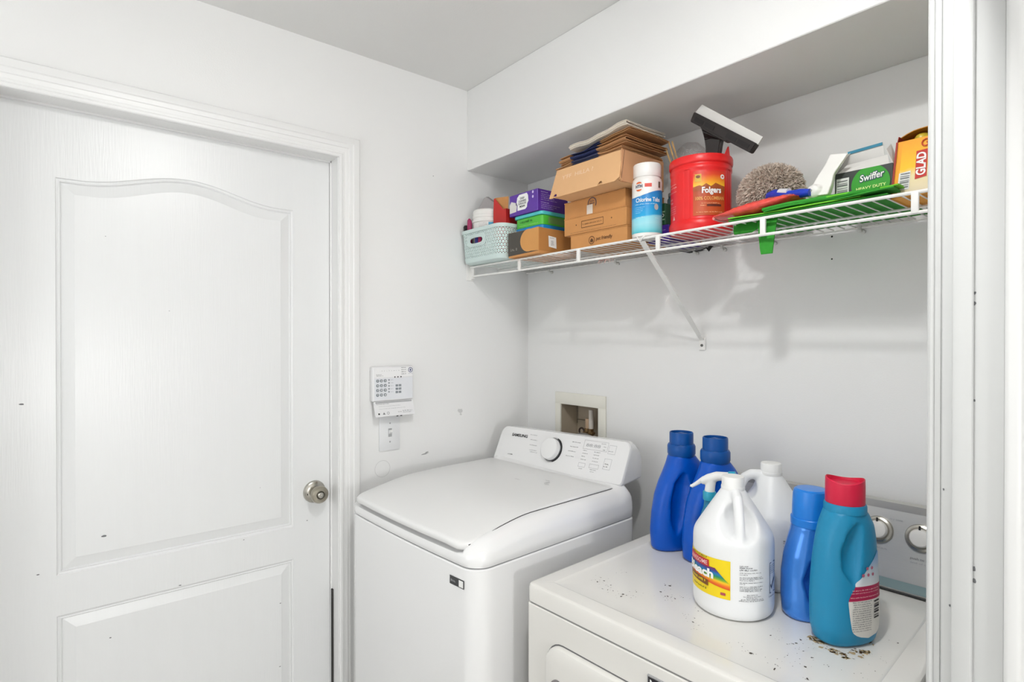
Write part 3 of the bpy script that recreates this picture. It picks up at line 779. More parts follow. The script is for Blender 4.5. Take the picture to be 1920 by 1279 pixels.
fineprint('fine_print', jmap, rws, mat('print_grey', '4c4c50', .5), J1, seed=9)
frame_patch('check_box', jmap, a1(58), a1(76), .918, .982, .0016, mat('print_navy', '3b4a63', .5), J1)
patch('check_mark', jmap, [(a1(60), .934), (a1(63), .926), (a1(73), .944), (a1(73), .950), (a1(63), .932), (a1(61), .938)], mat('print_navy', '3b4a63', .5), J1, 1.5)
fineprint('fine_print', jmap, [(a1(60), a1(74), .976-.004*i, .0026) for i in range(5)]+[(a1(56), a1(76), .912, .003)], mat('print_navy', '3b4a63', .5), J1, seed=3)

j2x, j2y = 1.180, -.238
f2 = facing(j2x, j2y)
J2 = jug('bleach_jug', 'plain white gallon jug standing behind the rainbow-label jug', j2x, j2y, math.atan2(f2.y, f2.x)+PI/2-math.radians(78), True, .082)
jm2 = cylmap((j2x, j2y, 0), .082, f2, .0006); a2 = lambda d: .082*math.radians(d)
fineprint('fine_print', jm2, [(a2(18), a2(64), .985-.0052*i, .0038) for i in range(14)], mat('print_grey', '4c4c50', .5), J2, seed=21)

# --- spray bottle between the blue bottles and the jug
sx, sy = 1.084, -.352
SPZ = .012
SP = bottle_root('spray_bottle', 'teal trigger spray bottle with white head behind the rainbow-label jug', 'bottle', sx, sy, math.radians(39-20))
TEALT = mat('teal_clear_plastic', '1f8fb4', .15, var=.05, scale=12, trans=.35)
bm = B(); loft(bm, [sellipse(z, 0, 0, a, b, 2.3, 32) for z, a, b in ((0, .027, .021), (.005, .030, .024), (.07, .031, .025), (.12, .029, .023), (.155, .021, .019), (.178, .0135, .0135), (.192, .0125, .0125), (.198, .0125, .0125))])
obj('bottle_body', bm, TEALT, SP, local=True)
bm = B(); lathe(bm, [(.0145, .194), (.0155, .197), (.0155, .212), (.014, .215), (.012, .215)], n=28, rf=lambda a, r, z: 1+.02*math.cos(28*a/2)); obj('collar', bm, mat('teal_collar', '2aa0bd', .35), SP, local=True)
WPL = mat('white_spray_plastic', 'efefed', .35)
def head(bm):
    tube(bm, [(0, 0, .213), (.002, 0, .228), (.004, 0, .240)], [.0125, .0115, .0115], 16)
    loft(bm, [sellipse(0, 0, 0, .001, .001, 2.5, 4)]*0) if False else None
    tube(bm, [(-.020, 0, .2365), (-.002, 0, .2440), (.018, 0, .2535), (.046, 0, .2570)], [.008, .0125, .0115, .0095], 14)
hb = sculpt(head, (), .002, 4); o = obj('spray_head', hb, WPL, SP, local=True, ang=80)
bm = B(); pts = [(-.006, 0, .240), (-.020, 0, .2340), (-.034, 0, .2235), (-.043, 0, .2200), (-.034, 0, .2215), (-.022, 0, .226)]
tube(bm, [(.004, 0, .2515), (-.014, 0, .2430), (-.030, 0, .2300), (-.042, 0, .2215), (-.046, 0, .2225)], [.007, .0065, .005, .0042, .003], 10)
obj('trigger', bm, WPL, SP, local=True)
bm = B(); tube(bm, [(.045, 0, .2570), (.060, 0, .2585)], .0115, 16); tube(bm, [(.060, 0, .2585), (.063, 0, .2588)], .005, 10)
obj('nozzle', bm, mat('teal_nozzle', '1d9fc0', .35), SP, local=True)

# --- light blue bottle with blue cap
lx, ly = 1.316, -.345
LB = bottle_root('fabric_softener_bottle', 'pearly mid-blue bottle with matching blue cap beside the teal bottle', 'bottle', lx, ly, math.radians(-42))
PEARL = mat('pearl_blue_plastic', '3c8ae6', .2, metal=.35, var=.06, scale=4, coat=.5)
def lb_body(bm):
    S = [(0, 0, .038, .050), (.006, 0, .042, .055), (.04, 0, .0435, .058), (.09, 0, .0425, .057), (.13, .001, .0405, .053), (.16, .003, .038, .047), (.18, .003, .0365, .041), (.195, .002, .036, .038)]
    loft(bm, [sellipse(z, 0, cy, hx, hy, 2.4, 40) for z, cy, hx, hy in S])
def lb_cut(side):
    def f(bm): tube(bm, [(side*.042, .012, .150), (side*.046, -.002, .122), (side*.047, -.010, .085), (side*.045, -.002, .048), (side*.042, .014, .030)], [.006, .018, .024, .020, .006], 14)
    return f
o = obj('bottle_body', sculpt(lb_body, [lb_cut(1), lb_cut(-1)], .003, 6), PEARL, LB, local=True, ang=80)
for p in o.data.polygons: p.use_smooth = True
LBC = mat('azure_cap', '1a7fdc', .28, var=.04, scale=8)
bm = B(); lathe(bm, [(.0375, .190), (.0395, .193), (.0395, .2075), (.0385, .209), (.036, .2095)], (0, .002, 0), 44); obj('collar', bm, LBC, LB, local=True)
bm = B(); lathe(bm, [(.037, .208), (.0365, .230), (.035, .258), (.033, .2655), (.029, .2685), (.001, .2695)], (0, .002, 0), 44, lambda a, r, z: 1-.03*max(0, math.sin(a))*(z-.2)/.07); obj('cap', bm, LBC, LB, local=True)

# --- teal bottle with crimson cap
tx, ty = 1.398, -.388
TB = bottle_root('detergent_bottle', 'teal detergent bottle with crimson cap at the front right of the dryer', 'bottle', tx, ty, math.radians(-24))
TEAL = mat('teal_plastic', '0c87b3', .42, var=.04, scale=6)
def teal_body(bm):
    S = [(0, .0, .033, .052), (.006, .0, .039, .061), (.03, .0, .0435, .067), (.08, .0, .0445, .068), (.12, 0, .0435, .066), (.16, .001, .042, .063), (.20, .003, .040, .058), (.225, .004, .0385, .052), (.243, .003, .036, .043), (.252, .002, .035, .037)]
    loft(bm, [sellipse(z, 0, cy, hx, hy, 2.35, 44) for z, cy, hx, hy in S])
def teal_cut(side):
    def f(bm): tube(bm, [(side*.040, .000, .236), (side*.043, -.012, .212), (side*.045, -.021, .180), (side*.045, -.023, .150), (side*.043, -.016, .120)], [.007, .018, .023, .020, .006], 14)
    return f
tb = sculpt(teal_body, [teal_cut(1), teal_cut(-1)], .003, 6)
tbt = BVHTree.FromBMesh(tb)
o = obj('bottle_body', tb, TEAL, TB, local=True, ang=80)
for p in o.data.polygons: p.use_smooth = True
bm = B(); lathe(bm, [(.035, .247), (.0375, .250), (.0375, .262), (.036, .2655), (.033, .266)], (0, .002, 0), 44); obj('collar', bm, TEAL, TB, local=True)
bm = B(); n = 48
rings = []
for r, z in ((.0335, .262), (.0345, .266), (.0345, .300), (.0340, .310), (.0325, .3115), (.031, .304), (.012, .300), (.001, .300)):
    rings.append([V3((r*math.cos(2*PI*j/n), .002+r*math.sin(2*PI*j/n), z+(.0038*math.cos(2*(2*PI*j/n)+4.75) if z > .305 else 0))) for j in range(n)])
loft(bm, rings); obj('cap', bm, mat('crimson_cap', 'd3123e', .4, var=.04, scale=10), TB, local=True)
def tmap(a, b, k=1.0):
    # a along local +y on the +x side, projected on to the bottle
    hit, nrm, _, _ = tbt.ray_cast(V3((.2, a, b)), V3((-1, 0, 0)))
    if hit is None: return V3((.03, a, b))
    return hit+nrm*.0008*k
def lshape(s, t):
    z = lerp(.018, .178, t)
    lo = -.020-.012*math.sin(min(1, t/.55)*PI*.5)*1.0+.075*max(0, (t-.45)/.55)**1.4
    if t < .12: lo += .045*(1-math.sqrt(max(0, 1-(1-t/.12)**2)))
    hi = .052-(.035*(1-math.sqrt(max(0, 1-(1-t/.12)**2))) if t < .12 else 0)
    lo = min(lo, hi-.002)
    return lerp(lo, hi, s), z
tl = gpatch('label', tmap, 0, 1, 0, 1, ramp_mat('teal_label', 'Y', [(0, 'e9e6df'), (.46, 'e9e6df'), (.465, 'b3154c'), (.625, 'b3154c'), (.63, 'dfe3e6'), (.80, 'c9d6e2'), (1.0, '4f97d4')], .4, interp='LINEAR'), TB, 18, 40, 1, shape=lshape, local=True)
fineprint('fine_print', tmap, [(-.024+.0015*i*(i < 3), .020, .090-.0042*i, .0027) for i in range(14)], mat('print_grey', '4c4c50', .5), tl, k=2.2, local=True, seed=6)
fineprint('fine_print', tmap, [(-.024, .04, .112, .0032), (-.026, .04, .107, .0026), (-.028, .04, .099, .0030)], mat('pink_ink', 'f3c9cb', .4), tl, k=2.2, local=True, seed=8)
for a, b in ((.0, .139), (.012, .139), (.024, .139), (.010, .151), (.022, .151)):
    patch('stain_icon', tmap, disc(None, a, b, .0030), mat('stain_rose', 'b8637c', .5) if True else mat('label_red', 'c3242f', .4), tl, 2.2, local=True)
bm = B()
for i, wd in enumerate((.003, .0015, .004, .002, .0035, .0015, .003)):
    q = .086-.0052*i; bm.faces.new([bm.verts.new(tmap(a, b, 2.2)) for a, b in ((.026, q), (.042, q), (.042, q+wd), (.026, q+wd))])
obj('barcode', bm, BLACK, tl, smooth=False, local=True, recalc=False)

# ================================================================== WIRE SHELF
ZSH, YF = 1.733, -.310
SH = thing('wire_shelf', 'white vinyl-coated wire shelf with diagonal brace, running along the back wall', 'shelf', (.8, 0, ZSH))
def rod(name, a, b, r, m=WIRE, parent=SH, n=8):
    bm = B(); tube(bm, [a, b], r, n); return obj(name, bm, m, parent)
rod('front_rail', (.012, YF, ZSH-.004), (1.585, YF, ZSH-.004), .0036)
bm = B(); tube(bm, [(.014, YF+.004, 1.6935), (.12, YF+.003, 1.6925), (.26, YF, 1.690), (1.585, YF, 1.690)], .0036, 8); obj('lower_rail', bm, WIRE, SH)
rod('back_rail', (.006, -.012, ZSH-.005), (1.585, -.012, ZSH-.005), .0030)
rod('middle_rail', (.006, -.165, ZSH-.0055), (1.585, -.165, ZSH-.0055), .0030)
wire_me = None
x = .030
while x < 1.58:
    if wire_me is None:
        bm = B(); tube(bm, [(0, YF, ZSH-.002), (0, -.006, ZSH-.002)], .0014, 6); bm.transform(Matrix.Translation(-V3((.8, 0, ZSH))))
        for f in bm.faces: f.smooth = True
        wire_me = bpy.data.meshes.new('wire'); bm.to_mesh(wire_me); bm.free()
    o = link_mesh('wire', wire_me, WIRE, SH); o.location = (x, 0, 0)
    x += .0256
for px in (.313, .6025, .902, 1.195, 1.4925):
    bm = B(); abox(bm, px-.0065, px+.0065, YF-.0045, YF+.003, 1.688, ZSH-.002, .002, 2); obj('rail_post', bm, WIRE, SH)
# end bracket on the left wall
bm = B(); abox(bm, .0, .004, -.322, -.288, 1.678, 1.742, .001, 1); abox(bm, .0, .022, -.304, -.294, 1.684, 1.738, .002, 1)
eb = obj('end_bracket', bm, WIRE, SH)
for q in ((.006, -.316, 1.682),):
    bm = B(); lathe_x(bm, [(.0035, 0), (.003, .0025), (.0005, .003)], (.001, q[1], q[2]), 10); obj('screw', bm, DARK, eb)
# diagonal brace
bm = B()
A_, B_ = V3((.845, -.306, 1.722)), V3((.845, -.006, 1.445)); dv = (B_-A_).normalized(); nv = V3((0, dv.z, -dv.y))
rings = []
for p, h in ((A_, .0085), (A_.lerp(B_, .5), .0085), (B_, .0075)):
    rings.append([p+V3((sx_*h, 0, 0))+nv*q for sx_, q in ((-1, -.0018), (1, -.0018), (1, .0018), (-1, .0018))])
loft(bm, rings)
brc = obj('brace', bm, WIRE, SH, ang=20)
bm = B(); abox(bm, .834, .856, -.006, -.0002, 1.412, 1.452, .002, 2); foot = obj('brace_foot', bm, WIRE, brc)
bm = B(); lathe_n(bm, [(.0045, 0), (.004, .0025), (.0005, .003)], (.845, -.006, 1.427), (0, -1, 0), 12); obj('screw', bm, mat('screw_dark', '6a6a68', .4, metal=.8), foot)
bm = B(); tube(bm, [(.832, YF-.001, ZSH+.002), (.838, YF-.006, ZSH-.004), (.845, YF-.004, ZSH-.012), (.852, YF-.006, ZSH-.004), (.858, YF-.001, ZSH+.002)], .0024, 8); obj('brace_hook', bm, WIRE, brc)
for cx in (.15, .50, .823, .918, 1.071, 1.295, 1.50):
    bm = B(); tube(bm, [(cx, -.0005, ZSH-.004), (cx, -.010, ZSH-.0135), (cx, -.0165, ZSH-.010), (cx, -.0165, ZSH-.001)], .0042, 8)
    tube(bm, [(cx+.004, -.0003, ZSH-.014), (cx+.004, -.007, ZSH-.016)], .005, 10); obj('wall_clip', bm, mat('clip_plastic', 'dcdcd8', .3), SH)

ZI = ZSH+.0008      # things stand here
# ================================================================== BASKET AND WHAT IS IN IT
BK = thing('storage_basket', 'pale mint perforated plastic basket at the left end of the shelf', 'basket', (.137, -.225, ZI))
MINT = mat('mint_plastic', 'cfe0dd', .4, var=.03, scale=10)
bx0, bx1, by0, by1 = .014, .262, -.352, -.085
def bask(s, h):
    """point on the wall: s = 0..1 around, h height above base"""
    fl = .008*(h/.127)
    P_ = BKP[int(s*len(BKP)) % len(BKP)]
    return P_
bp = rrect(bx0, bx1, by0, by1, .034, 8)
bp = [V3((x, y, 0)) for x, y in bp]
per = [0]
for i in range(len(bp)): per.append(per[-1]+(bp[(i+1) % len(bp)]-bp[i]).length)
TOT = per[-1]
bc = V3(((bx0+bx1)/2, (by0+by1)/2, 0))
def bpt(s, h, out=0.0):
    s = s % TOT
    for i in range(len(bp)):
        if per[i] <= s <= per[i+1]+1e-9:
            p = bp[i].lerp(bp[(i+1) % len(bp)], (s-per[i])/max(1e-9, per[i+1]-per[i])); break
    k = 1+.055*(h/.127)+out/.13
    q = bc+(p-bc)*k
    return V3((q.x, q.y, ZI+.0005+h))
NC, NR = 84, 9
h0, h1 = .020, .116
# front face handle slot, in (s,h)
fs = min(range(400), key=lambda i: (bpt(TOT*i/400, .1)-V3((.118, by0, ZI+.1))).length)/400*TOT
bm = B(); gv = []
for j in range(NR+1):
    gv.append([bm.verts.new(bpt(TOT*(i+.5*(j % 2))/NC, lerp(h0, h1, j/NR))) for i in range(NC)])
def inslot(s, h):
    d = ((s-fs+TOT/2) % TOT)-TOT/2
    return abs(d) < .050 and .066 < h < .100
tris = []
for j in range(NR):
    for i in range(NC):
        i2 = (i+1) % NC
        if j % 2 == 0: t2 = ((gv[j][i], gv[j][i2], gv[j+1][i]), (gv[j][i2], gv[j+1][i2], gv[j+1][i]))
        else: t2 = ((gv[j][i], gv[j][i2], gv[j+1][i2]), (gv[j][i], gv[j+1][i2], gv[j+1][i]))
        hh = lerp(h0, h1, (j+.5)/NR); ss = TOT*(i+.5)/NC
        if inslot(ss, hh): continue
        for t3 in t2: tris.append(bm.faces.new(t3))
bm.normal_update()
r = bmesh.ops.inset_individual(bm, faces=tris, thickness=.0019, use_even_offset=True)
bmesh.ops.delete(bm, geom=tris, context='FACES')
bmesh.ops.recalc_face_normals(bm, faces=bm.faces[:])
solid(bm, .002)
lat = obj('lattice_wall', bm, MINT, BK, smooth=False)
def band(name, ha, hb, t, m=MINT):
    bm = B(); N = 96
    rings = []
    for h, o_ in ((ha, 0), (ha, t), (hb, t), (hb, 0)):
        rings.append([bpt(TOT*i/N, h, o_-.0005) for i in range(N)])
    rings.append(rings[0]); loft(bm, rings, False, False); return obj(name, bm, m, BK)
band('rim', .115, .1275, .0045); 
bm = B(); N = 96; loft(bm, [[bpt(TOT*i/N, 0, -.010) for i in range(N)], [bpt(TOT*i/N, .004, -.002) for i in range(N)], [bpt(TOT*i/N, .020, .0012) for i in range(N)], [bpt(TOT*i/N, .0215, -.001) for i in range(N)], [bpt(TOT*i/N, .006, -.006) for i in range(N)]], True, True)
obj('tray_base', bm, MINT, BK)
bm = B(); pts = []
for i in range(28):
    a = 2*PI*i/28; c_, s_ = math.cos(a), math.sin(a)
    pts.append(bpt(fs+math.copysign(abs(c_)**.6, c_)*.042, .083+math.copysign(abs(s_)**.8, s_)*.0135, .0012))
tube(bm, pts, .0034, 8, closed=True)
# plate between slot rim and lattice
bm2 = B(); inner, outer = [], []
for i in range(40):
    a = 2*PI*i/40; c_, s_ = math.cos(a), math.sin(a)
    inner.append(bm2.verts.new(bpt(fs+math.copysign(abs(c_)**.6, c_)*.042, .083+math.copysign(abs(s_)**.8, s_)*.0135, .0006)))
    outer.append(bm2.verts.new(bpt(fs+math.copysign(abs(c_)**.35, c_)*.056, .083+math.copysign(abs(s_)**.35, s_)*.0215, .0006)))
for i in range(40): bm2.faces.new((inner[i], inner[(i+1) % 40], outer[(i+1) % 40], outer[i]))
solid(bm2, .0016)
obj('handle_plate', bm2, MINT, BK); obj('handle_rim', bm, MINT, BK)

ZBK = ZI+.008
# white ribbed tub
TUX, TUY = .086, -.280
TU = thing('plastic_tub', 'white ribbed plastic tub with blue label standing in the mint basket', 'tub', (TUX, TUY, ZBK))
bm = B(); lathe(bm, [(.052, ZBK), (.055, ZBK+.004), (.0575, ZBK+.15), (.0605, ZBK+.152), (.0605, ZBK+.160), (.058, ZBK+.162), (.058, ZBK+.168), (.060, ZBK+.170), (.060, ZBK+.178), (.058, ZBK+.180), (.058, ZBK+.186), (.059, ZBK+.189), (.0575, ZBK+.197), (.052, ZBK+.201), (.001, ZBK+.201)], (TUX, TUY, 0), 44)
obj('tub_body', bm, mat('tub_white', 'ecebe7', .35), TU)
tum = cylmap((TUX, TUY, 0), .0572, facing(TUX, TUY), .0012)
gpatch('label', tum, .002, .048, ZBK+.128, ZBK+.148, mat('tub_blue', '3b9fc4', .4), TU, 8, 2, 1)
fineprint('fine_print', tum, [(-.036, -.004, ZBK+.145-.006*i, .0022) for i in range(4)], GREY, TU)
# grey folded cloth peak on the tub
GC = thing('folded_cloth', 'grey cloth folded to a peak on top of the white tub', 'cloth', (TUX, TUY, ZBK+.2012))
bm = B(); zc = ZBK+.2015
def peak(d, sc): return [V3((TUX-.036, TUY-.020+d, zc)), V3((TUX+.046, TUY-.004+d, zc)), V3((TUX+.046, TUY-.002+d, zc+.022*sc)), V3((TUX+.004, TUY-.012+d, zc+.052*sc)), V3((TUX-.006, TUY-.014+d, zc+.050*sc)), V3((TUX-.034, TUY-.020+d, zc+.012*sc))]
loft(bm, [peak(0, 1), peak(.012, 1.05), peak(.03, .9)]); obj('cloth_fold', bm, mat('grey_cloth', 'a5a0a0', .8, var=.08, scale=40, bump=.2), GC, ang=20)
# small black bottle with pink label
PB = thing('small_bottle', 'small black-capped bottle with pink label in the front basket corner', 'bottle', (.040, -.336, ZBK))
bm = B(); tube(bm, [(.0425, -.3330, ZBK), (.0425, -.3330, ZBK+.004), (.041, -.3350, ZBK+.150), (.040, -.3355, ZBK+.165), (.0395, -.336, ZBK+.172)], [.008, .0095, .0095, .008, .003], 18); obj('bottle_body', bm, mat('maroon_label', 'a12a5c', .35), PB)
bm = B(); tube(bm, [(.0285, -.3420, ZBK+.112), (.0265, -.3430, ZBK+.140), (.0262, -.3432, ZBK+.146)], [.010, .0098, .006], 18); obj('bottle_cap', bm, mat('black_gloss', '221c20', .2), PB)
# blue and pink packs seen through the handle slot
for i, (xa, c, lb) in enumerate(((.098, '3b3f8e', 'small indigo packet seen through the basket handle slot'), (.119, 'b02458', 'small crimson packet seen through the basket handle slot'), (.140, '1c1c20', 'small black packet seen through the basket handle slot'))):
    t = thing('small_packet', lb, 'packet', (xa, -.338, ZBK))
    bm = B(); abox(bm, xa-.0095, xa+.0095, -.345, -.337, ZBK, ZBK+.104, .003, 2); obj('packet_body', bm, mat('packet_%d' % i, c, .4), t)
    bm = B(); abox(bm, xa-.0098, xa+.0098, -.3452, -.3368, ZBK+.100, ZBK+.108, .002, 1); obj('packet_seal', bm, mat('packet_%d' % i, c, .4), t)
# red carton with folded flap
RC = thing('open_carton', 'red carton with torn kraft flap standing in the mint basket', 'carton', (.22, -.30, ZBK))
RED = mat('carton_red', 'c42420', .55, var=.06, scale=30)
ax0, ax1, ay0, ay1 = .1505, .226, -.302, -.236; zt = ZBK+.24
bm = B()
loft(bm, [[V3((x, y, z)) for x, y in ((ax0, ay0), (ax1, ay0), (ax1, ay1), (ax0, ay1))] for z in (ZBK, ZBK+.184)], True, False)
solid(bm, .0015); obj('carton_body', bm, RED, RC, smooth=False)
bm = B(); bm.faces.new([bm.verts.new(p) for p in ((ax0, ay0, ZBK+.183), (ax0+.060, ay0, ZBK+.183), (ax0+.006, ay0+.002, ZBK+.233), (ax0, ay0+.002, ZBK+.234))])
solid(bm, .001); obj('front_flap', bm, RED, RC, smooth=False)
bm = B(); bm.faces.new([bm.verts.new(p) for p in ((ax0, ay0+.006, ZBK+.181), (ax1, ay0+.010, ZBK+.181), (ax1, ay0+.012, ZBK+.230), (ax0, ay0+.006, ZBK+.237))])
solid(bm, .001); obj('back_flap', bm, KRAFT, RC, smooth=False)

# ================================================================== BOXES LEFT OF CENTRE
# dark mailer box with kraft tongue
MB_ = thing('mailer_box', 'dark-printed mailer box with rounded kraft tongue beside the mint basket', 'box', (.37, -.25, ZI))
mx0, mx1, my0, my1, mz1 = .278, .440, -.332, -.155, ZI+.088
bm = B(); abox(bm, mx0, mx1, my0, my1, ZI, mz1, .0015, 1); bxo = obj('box_body', bm, KRAFT, MB_)
mm = planemap((0, my0, 0), (1, 0, 0), (0, 0, 1), .0008)
patch('dark_panel', mm, [(mx0+.001, ZI+.006), (mx1-.001, ZI+.010), (mx1-.001, mz1-.001), (mx0+.001, mz1-.001)], mat('charcoal_card', '4a4640', .7, var=.06, scale=30), MB_, 1)
tg = [(mx1, ZI+.012), (mx1, mz1+.001), (.395, mz1+.001)]+[(.356+.022*0-.024*math.cos(a)+.024, ZI+.050+.038*math.sin(a)) for a in [PI/2-PI*i/10*1.0+0 for i in range(0, 11)]][0:0]
tongue = [(mx1+.0005, ZI+.010), (mx1+.0005, mz1+.0005)]+[(.389+.043*math.cos(a), ZI+.050+.0385*math.sin(a)) for a in [lerp(PI*.42, PI*1.58, i/14) for i in range(15)]]
bm = B(); f = bm.faces.new([bm.verts.new(mm(a, b, 3)) for a, b in tongue]); solid(bm, .0022); obj('tongue_flap', bm, mat('tan_card', 'cf9554', .75, var=.05, scale=30), MB_, smooth=False)
sm = planemap((mx1, 0, 0), (0, 1, 0), (0, 0, 1), .0008)
patch('side_flap', sm, [(my0, ZI+.010), (my1+.002, ZI+.010), (my1+.002, mz1-.004), (my0, mz1)], mat('tan_card_side', 'b67c40', .75, var=.05, scale=30), MB_, 1)
patch('sticker', sm, [(-.288, ZI+.026), (-.252, ZI+.022), (-.254, ZI+.060), (-.290, ZI+.063)], WHITE, MB_, 2)
fineprint('fine_print', sm, [(-.284, -.262, ZI+.056, .004)]+[(-.278, -.264, ZI+.046-.0035*i, .0032) for i in range(5)], BLACK, MB_, k=3)
fineprint('fine_print', mm, [(.292, .330, ZI+.026, .014)], mat('grey_print', '8d8880', .6), MB_, k=2, seed=22)
# green wipes tub
GW = thing('wipes_pack', 'green and teal wipes container stacked between purple box and dark mailer', 'container', (.35, -.22, mz1+.001))
gx0, gx1, gy0, gy1, gz0 = .272, .424, -.304, -.135, mz1+.001
for nm, a, b, i, c in (('base', 0, .016, .003, '1584c8'), ('body', .016, .050, .005, '4fbb39'), ('lid', .050, .062, .0, '4fc3c4')):
    bm = B(); loft(bm, [[V3((x, y, z)) for x, y in rrect(gx0+i+k, gx1-i-k, gy0+i+k, gy1-i-k, .014, 4)] for z, k in ((gz0+a, .0015), (gz0+a+.0015, 0), (gz0+b-.002, 0), (gz0+b, .0015))])
    p = obj(nm, bm, mat('wipes_'+nm, c, .35, var=.06, scale=25), GW)
    if nm == 'body':
        gm = planemap((0, gy0+i, 0), (1, 0, 0), (0, 0, 1), .0006)
        fineprint('fine_print', gm, [(.305, .372, gz0+.037, .013)], mat('leaf_dark', '2c7d2f', .5), p, seed=20)
        fineprint('fine_print', gm, [(.30, .40, gz0+.024, .003)], mat('leaf_pale', 'bfe08a', .5), p)
        patch('side_print', planemap((gx1-i, 0, 0), (0, 1, 0), (0, 0, 1), .0006), [(-.270, gz0+.022), (-.16, gz0+.022), (-.16, gz0+.044), (-.270, gz0+.044)], mat('leaf_mid', '6f9f58', .5), p)
# purple box
gzt = gz0+.0625
PU_ = thing('mop_pad_box', 'purple carton with white badge on top of the green container', 'box', (.335, -.235, gzt))
PUR = mat('purple_card', '5a2f9c', .4, var=.06, scale=20)
ux0, ux1, uy0, uy1, uz1 = .257, .409, -.310, -.165, gzt+.076
bm = B(); abox(bm, ux0, ux1, uy0, uy1, gzt+.0005, uz1, .0015, 1); pbx = obj('box_body', bm, PUR, PU_)
um = planemap((0, uy0, 0), (1, 0, 0), (0, 0, 1), .0006)
bz = gzt
patch('badge', um, [(.302, bz+.016), (.345, bz+.016), (.354, bz+.022), (.356, bz+.034), (.362, bz+.042), (.360, bz+.062), (.353, bz+.071), (.312, bz+.071), (.301, bz+.062), (.297, bz+.045), (.303, bz+.035)], WHITE, PU_, 1)
for s_, z_, w_ in (('DEEP', .0565, .024), ('CLEANING', .0470, .042), ('SURFACES', .0380, .042), ('MOON', .0280, .028)):
    lettering('lettering', um, s_, .0095, BLACK if s_ == 'MOON' else GREY, PU_, (.329, bz+z_), width=w_, bold=.03)
patch('pad_picture', um, [(ux0+.002, bz+.012), (.296, bz+.014), (.300, bz+.032), (.292, bz+.046), (.268, bz+.054), (ux0+.002, bz+.042)], mat('pad_white', 'e0dcd8', .6), PU_, 1)
ringpatch('drop_icon', um, .297, bz+.040, .002, .0042, GREY, PU_, k=2)
for q in (.068, .052): patch('drop_print', um, disc(None, .385, bz+q, .0042, .005), mat('lilac_ink', 'd9c9ef', .5), PU_, 1)
us = planemap((ux1, 0, 0), (0, 1, 0), (0, 0, 1), .0006)
fineprint('fine_print', us, [(-.295, -.262, bz+.067, .0056)]+[(-.295, -.23+.012*(i % 2), bz+.059-.0062*i, .0034) for i in range(4)]+[(-.295, -.258, bz+.031, .0056)]+[(-.295, -.205-.015*i, bz+.024-.0062*i, .0034) for i in range(3)], mat('lilac_ink', 'd9c9ef', .5), PU_)

# stack of kraft boxes
def kraft_box(label, x0, x1, y0, y1, z0, z1, m=KRAFT):
    t = thing('kraft_box', label, 'box', ((x0+x1)/2, (y0+y1)/2, z0), 0, 'stacked kraft boxes')
    bm = B(); abox(bm, x0, x1, y0, y1, z0, z1-.003, .0012, 1); obj('box_body', bm, m, t)
    bm = B(); abox(bm, x0-.001, x1+.001, y0-.001, y1+.001, z1-.0035, z1-.0003, .0008, 1); obj('box_lid', bm, m, t)
    return t, planemap((0, y0-.0002, 0), (1, 0, 0), (0, 0, 1), .0009)
kz = [ZI, ZI+.0475, ZI+.104, ZI+.157]
INK = mat('brown_ink', '59391d', .7)
t, km = kraft_box('flat kraft box at the bottom of the stack, standing on the shelf', .547, .779, -.290, -.10, kz[0], kz[1])
ringpatch('logo_ring', km, .640, ZI+.021, .0105, .0125, INK, t, n=24)
patch('logo_mark', km, [(.634, ZI+.015), (.646, ZI+.015), (.646, ZI+.021), (.640, ZI+.027), (.634, ZI+.021)], INK, t)
lettering('lettering', km, 'pet friendly', .0155, INK, t, (.690, ZI+.0225), width=.066, bold=.012, shear=.15, k=1.2)
t, km = kraft_box('flat kraft box in the middle of the stack with outlined print', .520, .777, -.292, -.10, kz[1]+.0005, kz[2])
c0 = ZI+.075
frame_patch('print_outline', km, .598, .690, c0-.011, c0+.011, .0014, INK, t)
fineprint('fine_print', km, [(.604, .684, c0, .0055)], INK, t, seed=2)
for q in (.575, .722): patch('print_dot', km, disc(None, q, c0+.002, .0022), INK, t)
fineprint('fine_print', km, [(.55, .74, kz[1]+.006, .0025)], INK, t, seed=5)
t, km = kraft_box('flat kraft box at the top of the stack with round blue stamp', .517, .770, -.288, -.10, kz[2]+.0005, kz[3])
c0 = ZI+.130
STAMP = mat('stamp_blue', '4d4553', .6)
ringpatch('stamp_ring', km, .640, c0+.006, .0155, .0185, STAMP, t, a0=-.6, a1=PI+.4)
fineprint('fine_print', km, [(.632, .650, c0+.013, .007), (.630, .652, c0+.006, .007)], STAMP, t, k=1.2, seed=17)
patch('tape_label', km, [(.618, c0-.026), (.643, c0-.026), (.643, c0+.003), (.618, c0+.003)], mat('tape_white', 'e3d9cc', .5), t, 2)

# large pale kraft box with a slanted front
LK = thing('shipping_box', 'large pale kraft box with slanted notched front on the kraft stack', 'box', (.66, -.25, kz[3]+.001))
k0 = kz[3]+.001
lx0, lx1, ly1 = .545, .806, -.155
bm = B()
loft(bm, [[V3((x, y, z)) for y, z in ((-.300, k0), (-.352, k0+.006), (-.338, k0+.088), (ly1, k0+.088), (ly1, k0))] for x in (lx0, lx1)])
obj('box_body', bm, KRAFTL, LK, smooth=False)
A0 = V3((0, -.360, k0-.001)); fv = V3((0, .016, .093)).normalized()
lm = planemap(A0, (1, 0, 0), fv, .0004)
out = [(.522, .003), (.546, .003)]
def notch(c): return [(c+.0095*math.cos(a), .003+.0125*math.sin(a)) for a in [PI-PI*i/8 for i in range(9)]]
out = [(.520, .004)]+notch(.546)+notch(.735)+[(.790, .003), (.806, .012), (.806, .0935), (.540, .0935)]
bm = B(); loft(bm, [[lm(a, b, k) for a, b in out] for k in (0, -7)])
lf = obj('lid_front', bm, KRAFTL, LK, smooth=False)
